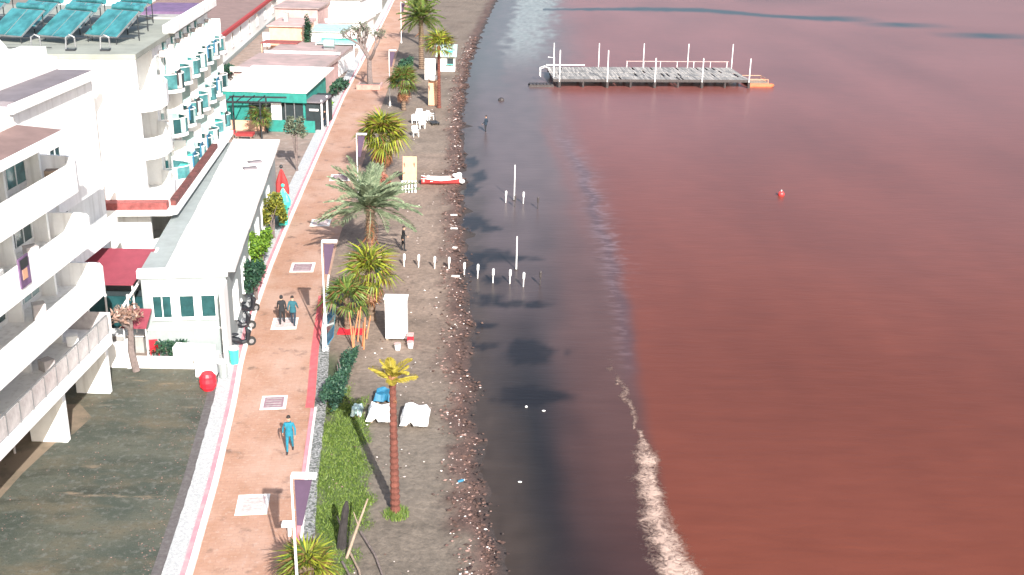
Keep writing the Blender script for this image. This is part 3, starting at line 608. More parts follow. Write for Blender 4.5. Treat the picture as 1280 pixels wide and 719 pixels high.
def annex():
    t = thing('restaurant_annex', 'long low pale grey building with three front windows and white panelled roof', 'building', (-14.6, 53.7, 0), R(7))
    MB().bb(-4.2, 0, 0, 30, 0, 4.4).build('wall', 'greywall', t)
    MB().bb(-4.35, .1, -.12, .3, 4.3, 4.72).build('fascia', 'white', t)
    for i in range(8):
        y0, y1 = .3+i*3.75, .3+(i+1)*3.75-.06
        MB().prism([(-3.0, y0), (.45, y0), (.45, y1), (-3.0, y1)], lambda x, y: 4.42+.05*(i % 2), lambda x, y: 4.6+.05*(i % 2)+(.45-x)*.03).build('roof_panel', 'offwhite', t)
    MB().bb(-4.3, -3.02, .3, 30, 4.4, 4.52).build('roof_gutter', 'greywall', t)
    for x in (-3.25, -2.02, -.95): window(t, ('y', 0), x, 2.15, .88 if x < -3 else .68, 1.15, mull=1 if x < -3 else 0)
    MB().bb(-4.1, .05, -.06, .0, 1.45, 1.55).build('ledge', 'white', t)
    MB().bb(-.12, .06, -1.7, -.02, 0, 4.1).build('end_fin', 'white', t)
    for y in (3, 7, 11, 15, 19, 23): window(t, ('x', 0), y, 1.2, 1.6, 1.5, mull=1)
    # clutter of the roof corner
    for i in range(4): MB().box((-.6+random.uniform(-.6, .2), 21+i*.9, 4.75), (.9, .5, .12), random.uniform(-.5, .5)).build('loose_sheet', 'offwhite' if i % 2 else 'roofgrey', t)
annex()
def awn():
    t = thing('awning', 'large crimson sloping awning on a white edge beam beside the low annex', 'awning', (-21, 55.5, 0))
    zf = lambda x, y: 3.62+(y+1.6)*.30
    MB().prism([(-.9, -1.6), (1.55, -1.6), (1.85, 1.5), (-2.2, 1.5)], lambda x, y: zf(x, y), lambda x, y: zf(x, y)+.05).build('cloth', 'awning', t)
    MB().tube([(1.95, 1.6, 4.6), (1.75, -1.6, 3.62), (1.5, -4.0, 2.95)], .07, 8).build('edge_beam', 'white2', t)
    for p in ((-.9, -1.55), (1.5, -1.55)): MB().tube([(*p, 0), (*p, 3.6)], .05, 8).build('post', 'white2', t)
    a = thing('awning', 'small crimson awning low beside the bare tree', 'awning', (-18.95, 52.4, 0))
    MB().prism([(-.5, -.6), (.7, -.6), (.7, .5), (-.5, .5)], lambda x, y: 2.1+.6*(y+.6)/1.1, lambda x, y: 2.16+.6*(y+.6)/1.1).build('cloth', 'awning', a)
    for p in (-.45, .65): MB().tube([(p, -.55, 0), (p, -.55, 2.1)], .03, 6).build('post', 'white2', a)
    b = thing('kiosk', 'dark glazed snack bar front in shade under the crimson awning', 'kiosk', (-21.3, 54.5, 0))
    MB().bb(-2.4, 2.4, .6, 3.2, 0, 2.9).build('wall', 'darkin', b)
    for i in range(4): MB().bb(-2.3+i*1.15, -1.25+i*1.15, .5, .58, .9, 2.6).build('window', 'pane', b); MB().bb(-1.25+i*1.15, -1.15+i*1.15, .48, .6, .3, 2.7).build('frame', 'white2', b)
    MB().bb(-2.3, 2.2, -.9, -.2, 0, .95).build('counter', 'concrete', b); MB().bb(-2.4, 2.3, -1.0, -.1, .95, 1.03).build('counter_top', 'white2', b)
awn()
def yardwall():
    t = thing('garden_wall', 'low white wall with coping closing the back of the mossy yard', 'wall', (-18.3, 51.8, 0))
    MB().bb(-4.5, -.9, -.1, .1, 0, 1.25).build('wall', 'white', t); MB().bb(-4.55, -.85, -.15, .15, 1.25, 1.33).build('coping', 'white', t); MB().bb(-.9, 2.9, -.1, .1, 0, .5).build('wall', 'white', t); MB().bb(-.85, 2.95, -.15, .15, .5, .57).build('coping', 'white', t)
    for x in (-2.2, -.9): MB().bb(x-.14, x+.14, -.17, .17, 0, 1.5).build('pillar', 'white', t)
    t = thing('storage_box', 'white cube box at the corner of the yard above the red barrel', 'box', (-15.15, 51.15, 0))
    MB().bb(-.5, .5, -.45, .45, 0, .95).build('body', 'white', t, bevel=.03); MB().bb(-.54, .54, -.49, .49, .95, 1.05).build('lid', 'white', t, bevel=.02)
    t = thing('covered_table', 'long table under draped white cloth in front of the annex windows', 'table', (-16.1, 52.35, 0))
    MB().prism([(-1.0, -.35), (1.0, -.35), (1.0, .35), (-1.0, .35)], .15, lambda x, y: 1.0+.05*sin(x*5)).build('cloth', 'white', t, bevel=.04)
    for x in (-.8, .8): MB().bb(x-.04, x+.04, -.3, -.2, 0, .2).build('leg', 'frame', t)
    t = thing('barrel', 'round red barrel standing on the yard edge by the gravel verge', 'barrel', (-14.65, 49.35, 0))
    mb = MB(); mb.tube([(0, 0, 0), (0, 0, .15), (0, 0, .45), (0, 0, .75), (0, 0, .88)], [.28, .36, .42, .36, .28], 14); mb.build('body', 'red', t)
    for z in (.22, .68): MB().tube([(0, 0, z-.02), (0, 0, z+.02)], .405, 14).build('hoop', 'red', t)
    t = thing('chair', 'red plastic chair beside the bare tree behind the yard wall', 'chair', (-18.35, 53.0, 0), R(20))
    MB().bb(-.24, .24, -.22, .22, .42, .47).build('seat', 'red', t, bevel=.01); MB().bb(-.24, .24, .2, .25, .47, .95).build('backrest', 'red', t, bevel=.01)
    for a in (-.2, .2):
        for b in (-.19, .2): MB().bb(a-.02, a+.02, b-.02, b+.02, 0, .42).build('leg', 'red', t)
yardwall()
def green_restaurant():
    t = thing('restaurant', 'low restaurant with teal boarded walls and a wide white roof', 'building', (-20.3, 108.3, 0), R(-14+10))
    MB().bb(-8.2, -.3, .6, 9.5, 0, 3.7).build('wall', 'teal', t)
    for i in range(7):
        MB().prism([(-8.7+i*1.26, 0), (-8.7+(i+1)*1.26-.04, 0), (-8.7+(i+1)*1.26-.04+.15, 11.3), (-8.7+i*1.26+.15, 11.3)], lambda x, y: 3.7+y*.06, lambda x, y: 3.82+y*.06).build('roof_panel', 'offwhite', t)
    MB().bb(-8.5, .0, .1, .18, 2.75, 3.7).build('fascia_board', 'teal', t)
    MB().bb(-5.9, -.5, .56, .62, .2, 2.6).build('opening', 'darkin', t)
    MB().bb(-3.6, -2.6, .3, .4, .8, 2.8).build('white_panel', 'white2', t)
    for x in (-1.3, -2.2): MB().bb(x-.04, x+.04, .3, .4, .9, 2.75).build('post', 'frame', t)
    MB().bb(-3.8, .9, -.6, -.48, 0, 1.15).build('low_wall', 'teal', t)
    MB().bb(-8.3, -4.1, -.6, -.48, 0, 1.0).build('low_wall', 'peach', t)
    MB().bb(-.3, 1.1, .8, 6, 0, 2.7).build('porch', 'darkin', t); MB().bb(-.3, 1.5, .5, 4.2, 2.7, 2.85).build('porch_roof', 'roofgrey', t)
    for y in (.7, 3): MB().bb(1.25, 1.4, y-.07, y+.07, 0, 3.0).build('post', 'white2', t)
    MB().bb(.1, 1.0, .6, .66, 1.9, 2.1).build('sign_board', 'white2', t)
    p = thing('pergola', 'dark timber pergola frame before the teal restaurant', 'pergola', (-25.6, 106.0, 0))
    for x in (-1.6, 1.6):
        for y in (-1.3, 1.3): MB().bb(x-.07, x+.07, y-.07, y+.07, 0, 3.4).build('post', 'dark', p)
    for y in (-1.3, 1.3): MB().bb(-1.9, 3.6, y-.06, y+.06, 3.4, 3.55).build('beam', 'dark', p)
    for x in (-1.5, -.5, .5, 1.5): MB().bb(x-.04, x+.04, -1.5, 1.5, 3.56, 3.64).build('rafter', 'dark', p)
    for i, (x, y, l) in enumerate(((-25.3, 103.6, 'nearer dining table with red cloth below the pergola'), (-27.2, 104.2, 'dining table with red cloth nearest the hotel balconies'))):
        d = thing('dining_table', l, 'table', (x, y, 0), R(10*i), 'dining tables with red cloths')
        MB().bb(-.8, .8, -.5, .5, .55, .8).build('tablecloth', 'redcloth', d)
        for a in (-.6, .6):
            for b in (-.35, .35): MB().bb(a-.04, a+.04, b-.04, b+.04, 0, .6).build('leg', 'wood', d)
green_restaurant()
def brown():
    t = thing('house', 'long white house with brown roof and red eaves beyond the hotel', 'house', (-37.6, 140, 0), R(4.3))
    MB().bb(-16, 0, -3, 62, 0, 4.0).build('wall', 'white', t)
    MB().prism([(-17, -3.6), (.05, -3.6), (.05, 62.5), (-17, 62.5)], lambda x, y: 4.0, lambda x, y: 4.12+(-x)*.05).build('roof', 'roofbrown', t)
    MB().bb(.05, .5, -3.7, 62.6, 3.85, 4.3).build('eaves', 'redcloth', t)
    for y in (9, 15, 22, 30, 38, 47, 56): window(t, ('x', 0), y, 1.6, 1.3, 1.7, frame='white2', mull=0)
    MB().bb(0, .12, -3, 62, 0, .5).build('plinth', 'greywall', t)
brown()
def low_house(x, y, w_, d, h, wm, rm, lab, rz=0, extras=()):
    t = thing('house', lab, 'house', (x, y, 0), R(rz))
    MB().bb(-w_/2, w_/2, 0, d, 0, h).build('wall', wm, t)
    MB().prism([(-w_/2-.3, -.3), (w_/2+.3, -.3), (w_/2+.3, d+.3), (-w_/2-.3, d+.3)], h, lambda x, y: h+.15+.03*y).build('roof', rm, t)
    n = max(1, int(w_/2.6))
    for i in range(n):
        u = -w_/2+w_*(i+.5)/n
        if i % 3 == 1: D = MB().bb(u-.5, u+.5, -.06, .01, 0, 2.1).build('door', 'wood', t); MB().ball((u+.35, -.1, 1.05), .05, 6, 4).build('handle', 'frame', D)
        else: window(t, ('y', 0), u, 1.0, 1.1, 1.15)
    if 'parapet' in extras:
        MB().bb(-w_/2-.3, w_/2+.3, -.32, -.12, h+.1, h+.55).build('parapet', 'white', t)
    if 'chimney' in extras: MB().bb(-w_/4, -w_/4+.6, d*.5, d*.5+.6, h, h+1.4).build('chimney', 'concrete', t)
    if 'tank' in extras: k = MB().bb(w_/5, w_/5+1.3, d*.4, d*.4+1, h+.1, h+.5).build('tank_stand', 'frame', t); MB().tube([(w_/5, d*.4+.5, h+1.0), (w_/5+1.3, d*.4+.5, h+1.0)], .5, 12).build('tank', 'mint', k)
    return t
low_house(-27.2, 127, 9.5, 11, 2.6, 'pinkwall', 'roofrose', 'low house under a patchy rose grey roof behind the teal restaurant', -4, ('parapet',))
low_house(-26.6, 141, 9.0, 9, 2.5, 'white', 'roofrose', 'low white house with a cracked grey roof beside the bare promenade tree', -4, ('parapet', 'tank'))
low_house(-30.8, 152, 4.4, 7, 4.6, 'peach', 'pinkwall', 'peach walled house next to the long brown roof', -3, ('chimney',))
low_house(-26.0, 155, 4.4, 6, 3.6, 'white', 'mint', 'small white shed with pale mint roof beside the dark cypress', -3, ())
low_house(-25.0, 166, 5.0, 9, 3.6, 'offwhite', 'offwhite', 'white flat roofed house at the promenade bend', -4, ('parapet',))
low_house(-33.5, 174, 6.5, 8, 4.6, 'pinkwall', 'roofrose', 'pink house with a faded rose roof far behind the courtyards', -3, ())
low_house(-28.8, 182, 8, 9, 5.2, 'white', 'rooftan', 'white two storey house far along the promenade', -4, ('parapet',))
low_house(-36.5, 196, 6, 9, 5.5, 'cream', 'roofgrey', 'cream house with grey roof at the top of the row', -3, ('tank',))
low_house(-29.5, 203, 6.5, 12, 6.0, 'white', 'offwhite', 'tall white house farthest along the promenade', -5, ('parapet',))
low_house(-42, 220, 12, 12, 5.5, 'pinkwall', 'roofrose', 'rose roofed house at the top edge of the view', -3, ())
for i, (x, y, h, m_) in enumerate(((-60, 110, 9, 'white'), (-75, 135, 12, 'cream'), (-62, 165, 8, 'white'), (-88, 100, 11, 'white'))):
    low_house(x, y, 14, 13, h, m_, 'rooftan', ['white block behind the hotel roof, nearer one', 'cream block far behind the solar panels', 'white block behind the long brown roof', 'white block at the left behind the solar panels'][i], 5, ('parapet', 'tank'))
def courtyard():
    # strip walls, awnings and sheets between the low houses
    for i, (x, y, w_, h, m_, lab) in enumerate(((-25.6, 123.6, 8.0, 1.3, 'pinkwall', 'rose garden wall right behind the white restaurant roof'), (-31.6, 137.5, 9, 1.0, 'offwhite', 'pale wall crossing the courtyards beside the long white house'), (-30.5, 165.5, 13, 2.0, 'white', 'long white wall across the far courtyards'))):
        t = thing('garden_wall', lab, 'wall', (x, y, 0), R(-4)); MB().bb(-w_/2, w_/2, -.12, .12, 0, h).build('wall', m_, t); MB().bb(-w_/2-.05, w_/2+.05, -.17, .17, h, h+.1).build('coping', 'concrete', t)
    t = thing('canopy', 'teal edged mint canopy above the courtyard near the promenade', 'canopy', (-23.6, 147.5, 0), R(-4))
    MB().bb(-2.6, 2.6, 0, 3.6, 3.0, 3.12).build('sheet', 'mint', t); MB().bb(-2.65, 2.65, 3.6, 3.75, 2.9, 3.3).build('edge', 'teal', t)
    for x in (-2.5, 2.5):
        for y in (.1, 3.5): MB().bb(x-.05, x+.05, y-.05, y+.05, 0, 3.0).build('post', 'white2', t)
    t = thing('canopy', 'rust brown canopy standing before the peach house', 'canopy', (-31.0, 148, 0), R(-4))
    MB().bb(-2.4, 2.4, 0, 2.6, 2.9, 3.02).build('sheet', 'redband', t)
    for x in (-2.3, 2.3):
        for y in (.1, 2.5): MB().bb(x-.05, x+.05, y-.05, y+.05, 0, 2.9).build('post', 'peach', t)
    r = random.Random(5)
    mb = MB()
    for i in range(120): mb.box((-31+r.uniform(-6, 7), 124+r.uniform(-3, 20), .15), (r.uniform(.3, 1.4), r.uniform(.3, 1), r.uniform(.1, .5)), r.uniform(0, 3))
    struct(mb.build('rubble', mat('rubble', (.5, .45, .42), .9, .3, 2, .3, c2=(.12, .11, .12), island=True)), 'stuff')
courtyard()
# ------------------------------------------------------------ vegetation
def feather(L_, n, ll, droop, m, rnd):
    mb = MB(); P = lambda t: Vector((L_*(t-.12*droop*t*t), 0, -droop*L_*t*t*.55))
    for i in range(7):
        a, b = P(i/7), P((i+1)/7); w_ = .035*(1-i/8)
        mb.quad((a.x, -w_, a.z), (b.x, -w_*.9, b.z), (b.x, w_*.9, b.z+.01), (a.x, w_, a.z+.01))
    for i in range(n):
        t = .12+.88*i/(n-1); p = P(t); l = ll*(math.sin(pi*min(1, .18+.8*t))**.7+.1)*rnd.uniform(.85, 1.1)
        for s in (-1, 1):
            d = Vector((.75, s*.9, rnd.uniform(-.1, .35)-.35*t)).normalized(); e = p+d*l+Vector((0, 0, -.18*l)); w_ = Vector((.045, 0, .02))*min(1, ll/.55); mid = p+d*l*.5
            mb.quad(p-w_*.6, mid-w_, e, mid+w_)
    me = mb.mesh('frond'); me.materials.append(M[m]); return me
def fan(pet, ll, droop, m, rnd):
    mb = MB(); mb.quad((0, -.02, 0), (pet, -.015, .0), (pet, .015, .0), (0, .02, 0))
    n = 17
    for i in range(n):
        a = R(-105+210*i/(n-1)); l = ll*(.75+.35*cos(a*.8))*rnd.uniform(.85, 1.1); d = Vector((cos(a), sin(a), rnd.uniform(-.05, .12))); q = Vector((-sin(a), cos(a), 0))*.055*ll
        p = Vector((pet, 0, 0)); mid = p+d*l*.55; e = p+d*l+Vector((0, 0, -droop*l*.5))
        mb.quad(p, mid-q, e, mid+q)
    me = mb.mesh('frond'); me.materials.append(M[m]); return me
def palm(name, label, x, y, h, rb, rt, kind, L_, n, m, el=(-25, 75), lean=(0, 0), trunkm='trunk', dead=0, ll=.5, group=None, seed=1, z0=0):
    rnd = random.Random(seed); t = thing(name, label, 'palm tree', (x, y, z0), 0, group)
    pts = []; rad = []; k = max(8, int(h/.13))
    for i in range(k+1):
        f = i/k; pts.append((lean[0]*f*f, lean[1]*f*f, h*f)); rad.append((rb+(rt-rb)*min(1, f*1.2))*(1.12 if i % 2 else .9)+(.06 if i == 0 else 0))
    MB().tube(pts, rad, 10).build('trunk', trunkm, t)
    top = pts[-1]
    if kind == 'feather': ms = [feather(L_, 38, ll, d, m, rnd) for d in (.5, .75, 1.0)]
    else: ms = [fan(L_*.5, L_*.62, d, m, rnd) for d in (.5, .9, 1.3)]
    for i in range(n):
        e = el[0]+(el[1]-el[0])*((i+.5)/n)**.85+rnd.uniform(-6, 6); s = rnd.uniform(.85, 1.08)*(1 if e > 0 else .85)
        o = link('frond', ms[rnd.randrange(3)], t, (top[0], top[1], top[2]-.1+.15*i/n), (rnd.uniform(-.4, .4), -R(e), i*2.39996+rnd.uniform(-.2, .2)))
        o.scale = (s, s, s)
    if dead:
        dm = fan(L_*.35, L_*.45, 1.2, 'l_dead', rnd) if kind != 'feather' else feather(L_*.6, 20, ll*.6, 1.1, 'l_dead', rnd)
        for i in range(dead): link('dead_frond', dm, t, (top[0], top[1], top[2]-.25-.5*rnd.random()), (0, R(rnd.uniform(45, 80)), i*2.4))
    MB().ball((top[0], top[1], top[2]), (rt*1.5, rt*1.5, rt*2), 8, 6).build('heart', 'l_dead' if trunkm == 'redtrunk' else 'trunk', t)
    return t
palm('date_palm', 'largest date palm with wide grey green arching fronds at the middle of the promenade edge', -9.05, 68.0, 3.9, .34, .27, 'feather', 3.3, 46, 'l_date', (-5, 82), ll=.62, dead=8, seed=3)
palm('palm_tree', 'tall thin palm with rust red trunk and sparse yellow crown beside the white sheets', -4.45, 38.5, 5.7, .19, .13, 'feather', .95, 11, 'l_yel', (28, 88), trunkm='redtrunk', ll=.3, dead=3, seed=5)
palm('fan_palm', 'big yellow green fan palm beside the second lamp with drooping red brown skirt', -11.0, 91.8, 3.2, .26, .22, 'fan', 2.3, 44, 'l_fan2', (-35, 78), dead=16, seed=8)
palm('fan_palm', 'yellow green fan palm with dark trunk standing behind the orange climbing stems', -7.9, 58.9, 2.7, .22, .2, 'fan', 1.7, 26, 'l_fan2', (-25, 78), dead=4, seed=11)
palm('fan_palm', 'small green fan palm close beside the glass barrier', -9.05, 57.3, 1.7, .16, .14, 'fan', 1.5, 20, 'l_fan', (-20, 80), seed=12)
palm('fan_palm', 'green fan palm beside the farthest lamp in front of the dark hedge', -12.0, 120, 2.9, .25, .2, 'fan', 2.0, 30, 'l_fan', (-30, 78), dead=5, seed=14)
palm('palm_tree', 'bushy green palm with dark trunks at the top of the beach', -12.4, 148, 6.4, .35, .3, 'feather', 3.1, 44, 'l_fan', (-25, 80), ll=.7, seed=17, dead=4)
palm('palm_tree', 'slender palm with upright yellow green crown beside the mint kiosk', -8.3, 121.5, 6.4, .22, .16, 'fan', 2.1, 22, 'l_fan2', (-15, 80), trunkm='redtrunk', seed=19)
palm('palm_tree', 'second palm rising beyond the bushy one at the top of the beach', -14.2, 170, 6.5, .3, .25, 'feather', 2.8, 34, 'l_fan', (-25, 80), ll=.6, seed=21)
palm('fan_palm', 'bright green fan palm nearest the camera at the bottom edge', -6.65, 31.6, 1.9, .2, .18, 'fan', 1.1, 34, 'l_fan2', (-35, 80), dead=6, seed=23)
palm('fan_palm', 'small potted palm beside the dining tables at the teal restaurant', -24.2, 105.4, 1.7, .12, .1, 'fan', 1.5, 18, 'l_fan', (-20, 75), seed=29)
def leaves(mb, c, r, n, size, rnd, lobes=9):
    cs = [(Vector((rnd.uniform(-1, 1)*r[0]*.62, rnd.uniform(-1, 1)*r[1]*.62, rnd.uniform(-.8, .8)*r[2]*.7)), rnd.uniform(.28, .5)) for _ in range(lobes)]
    for i in range(n):
        q, s = cs[rnd.randrange(lobes)]; d = Vector((rnd.gauss(0, 1), rnd.gauss(0, 1), rnd.gauss(0, 1))).normalized()*(rnd.random()**.4)*s
        p = Vector(c)+q+Vector((d.x*r[0], d.y*r[1], d.z*r[2])); a = Vector((rnd.uniform(-1, 1), rnd.uniform(-1, 1), rnd.uniform(-.5, .8))).normalized(); b = a.cross(Vector((rnd.uniform(-1, 1), rnd.uniform(-1, 1), 1))).normalized(); l = size*rnd.uniform(.6, 1.3)
        mb.quad(p, p+a*l*.5+b*l*.28, p+a*l, p+a*l*.5-b*l*.28)
    return mb
def bush(name, label, x, y, r, m, n=1500, size=.22, trunk=.5, seed=1, cat='bush', group=None):
    rnd = random.Random(seed); t = thing(name, label, cat, (x, y, 0), 0, group)
    leaves(MB(), (0, 0, trunk+r[2]), r, n, size, rnd).build('foliage' if cat != 'tree' else 'crown', m, t)
    mb = MB()
    for i in range(5): mb.tube([(rnd.uniform(-.06, .06), rnd.uniform(-.06, .06), 0), (rnd.uniform(-.3, .3)*r[0], rnd.uniform(-.3, .3)*r[1], trunk+r[2]*.5), (rnd.uniform(-.7, .7)*r[0], rnd.uniform(-.7, .7)*r[1], trunk+r[2]*1.3)], [.07, .05, .02], 5)
    mb.build('trunk', 'bark', t); return t
bush('bush', 'yellow green rounded bush beside the annex roof and turquoise covers', -16.45, 73.6, (.85, 2.0, 1.6), 'l_bushy', 3600, seed=2)
bush('bush', 'bright green bush at the annex side, nearer one of two', -15.7, 65.8, (.75, 2.6, 1.35), 'l_bush', 3800, seed=3)
bush('bush', 'dark green shrub between annex wall and red line just beyond the scooters', -15.0, 61.4, (.5, 1.6, 1.1), 'l_dark', 2200, seed=4)
bush('shrub', 'dark low shrub under the draped table behind the yard wall', -17.35, 52.7, (1.0, .5, .5), 'l_dark', 1000, .18, .2, seed=5)
bush('small_tree', 'small grey brown tree with thin crown beside the verge near the red parasol', -18.35, 92.5, (1.0, 1.0, 1.3), 'l_grey', 900, .28, 2.4, seed=6, cat='tree')
bush('hedge', 'dark green hedge behind the bushy palm far up the beach', -13.6, 139, (1.0, 7, 1.5), 'l_dark', 4000, .4, .0, seed=7, cat='hedge')
bush('shrub', 'reddish shrub under the big yellow green fan palm', -10.4, 87.5, (.6, 1.6, .7), 'l_red', 900, .25, .1, seed=8)
bush('shrub', 'dark green shrub at the foot of the big fan palm', -11.4, 86, (.5, 2.0, .9), 'l_dark', 1000, .25, .1, seed=9)
bush('shrub', 'dark shrub row along the pebble strip below the glass barrier', -8.35, 50.0, (.55, 4.2, .5), 'l_dark', 5200, .15, .0, seed=10)
bush('shrub', 'green shrub along the verge before the teal restaurant porch', -19.7, 113.5, (.5, 4.5, .8), 'l_bush', 1300, .35, .1, seed=11)
bush('shrub', 'dark shrub along the verge below the bare tree', -20.3, 128, (.5, 6, .9), 'l_dark', 1500, .4, .1, seed=12)
bush('shrub', 'low yellow flowering shrub by the restaurant tables', -22.6, 97, (.9, .9, .6), 'l_bushy', 500, .25, .1, seed=13)
bush('shrub', 'dark shrub against the long white house', -35.5, 136, (1.6, 4, .9), 'l_dark', 1300, .5, .1, seed=14)
bush('shrub', 'green shrub hiding the foot of the date palm', -8.8, 66.4, (.5, .7, .4), 'l_dark', 600, .18, .0, seed=15)
bush('cypress', 'narrow dark teal green cypress among the courtyards', -27.4, 150, (.5, .5, 3.2), 'l_dark', 2600, .32, .2, seed=16, cat='tree')
def bare_tree(label, x, y, h, m, spread, r0, seed, leafm=None, nl=0, up_=.55, depth=4, k0=.62):
    rnd = random.Random(seed); t = thing('bare_tree', label, 'tree', (x, y, 0)); mb = MB(); tips = []
    def br(p, d, l, r, k):
        q = p+d*l; mid = p+d*l*.5+Vector((rnd.uniform(-1, 1), rnd.uniform(-1, 1), 0))*l*.06
        (mb if k else tr).tube([p, mid, q], [r, r*.85, r*.68], 7 if k < 2 else 5)
        if k >= depth: tips.append(q); return
        for i in range(3 if k else 4):
            e = Vector((rnd.uniform(-1, 1)*spread, rnd.uniform(-1, 1)*spread, rnd.uniform(.2, 1)*up_)).normalized()
            br(q, (d*.6+e).normalized(), l*(k0 if k == 0 else rnd.uniform(.5, .72)), r*.58, k+1)
    tr = MB(); br(Vector((0, 0, 0)), Vector((rnd.uniform(-.06, .06), 0, 1)), h, r0, 0)
    tr.build('trunk', m, t); mb.build('branches', m, t)
    if leafm:
        lm = MB()
        for q in tips:
            for i in range(nl):
                p = q+Vector((rnd.gauss(0, .16), rnd.gauss(0, .16), rnd.gauss(0, .16))); a = Vector((rnd.uniform(-1, 1), rnd.uniform(-1, 1), rnd.uniform(-1, 1)))*.14; b = Vector((rnd.uniform(-1, 1), rnd.uniform(-1, 1), rnd.uniform(-1, 1)))*.06
                lm.quad(p, p+a+b, p+a*2, p+a-b)
        lm.build('crown', leafm, t)
    return t
bare_tree('bare tree with grey trunk and pinkish twigs at the back edge of the mossy yard', -18.8, 51.35, 2.2, 'bark', .9, .2, 4, 'l_dry', 10, .9, 3, .27)
bare_tree('large pollarded bare tree with forked trunk rising from a pink planter on the promenade', -17.3, 133.6, 3.2, 'bark', 1.0, .38, 9, 'l_grey', 9, .9, 4)
M['planterpink'] = mat('pink_planter', (.50, .24, .20), .85, .2, 2, .2)
p_ = thing('planter', 'pink stone planter around the pollarded tree on the promenade', 'planter', (-17.3, 133.2, 0)); MB().bb(-1.4, 1.4, -1.6, -1.3, 0, .6).build('front', 'planterpink', p_); MB().bb(-1.4, -1.2, -1.3, 1.3, 0, .48).build('side', 'pinkwall', p_); MB().bb(1.2, 1.4, -1.3, 1.3, 0, .48).build('side', 'pinkwall', p_); MB().bb(-1.2, 1.2, -1.3, 1.3, 0, .38).build('soil', 'bark', p_)
def dead_wood():
    t = thing('dead_tree', 'charred dead trunk leaning beside the nearest fan palm', 'tree', (-6.15, 35.9, 0))
    MB().tube([(-.05, 0, -.1), (0, .05, .5), (.08, .1, 1.1), (.16, .1, 1.6), (.2, .12, 1.9)], [.19, .17, .14, .13, .05], 9).build('trunk', 'darkbark', t)
    MB().tube([(.05, .02, .7), (-.18, .1, 1.3)], [.06, .02], 6).build('branch', 'darkbark', t)
    MB().tube([(.1, .05, 1.2), (.04, .35, 1.55)], [.05, .02], 6).build('branch', 'darkbark', t)
    t = thing('leaning_pole', 'thin brown pole leaning outwards over the grass beside the dead trunk', 'pole', (-5.9, 35.2, 0))
    MB().tube([(0, 0, 0), (.35, .35, 1.0), (.75, .7, 2.1)], [.06, .05, .03], 7).build('pole', 'wood', t); MB().tube([(.4, .4, 1.2), (.2, .75, 1.5)], [.03, .015], 5).build('branch', 'wood', t)
    for i, (x0, y0, x1, y1, l) in enumerate(((-5.6, 36.8, -4.3, 33.6, 'longest fallen branch lying nearest the red trunked palm'), (-5.8, 35.4, -5.0, 33.0, 'pale straight fallen branch lying in the middle of three'), (-6.0, 34.8, -5.3, 32.8, 'fallen branch lying closest to the nearest fan palm'))):
        tag(MB().tube([(x0, y0, .12), ((x0+x1)/2+.1, (y0+y1)/2, .16), (x1, y1, .1)], [.045, .04, .025], 6).build('fallen_branch', 'bark' if i != 1 else 'wood'), l, 'branch', 'fallen branches on the sand')
dead_wood()
def grass():
    rnd = random.Random(3); mb = MB()
    while len(mb.f) < 15000:
        y = rnd.uniform(32, 52); x = rk(y)+rnd.uniform(.5, 3.0); gx = rk(y)+1.15
        gd = 1-((x-gx-.2)/1.5)**2-((y-42)/8.5)**2+noise.noise(Vector((x*1.1, y*.7, 31)))*.9
        if gd < rnd.random()*.7: continue
        a = rnd.uniform(0, 2*pi); h = rnd.uniform(.02, .10); w_ = .025; lx, ly = rnd.gauss(0, .05), rnd.gauss(0, .05)
        mb.v += [(x-cos(a)*w_, y-sin(a)*w_, -.02), (x+cos(a)*w_, y+sin(a)*w_, -.02), (x+lx, y+ly, h)]; n = len(mb.v); mb.f.append((n-3, n-2, n-1))
    o = mb.build('grass', 'grass'); tag(o, 'patch of green grass between promenade and sand', 'grass'); struct(o, 'stuff')
    mb = MB()
    for i in range(500):   # tuft at the foot of the red palm
        a = rnd.uniform(0, 2*pi); d = rnd.uniform(.1, .55); x, y = -4.4+cos(a)*d, 38.3+sin(a)*d; w_ = .02
        mb.v += [(x-w_, y, -.03), (x+w_, y, -.03), (x+rnd.gauss(0, .06), y+rnd.gauss(0, .06), rnd.uniform(.06, .2))]; n = len(mb.v); mb.f.append((n-3, n-2, n-1))
    o = mb.build('grass', 'grass'); tag(o, 'small ring of grass at the foot of the red trunked palm', 'grass'); struct(o, 'stuff')
grass()
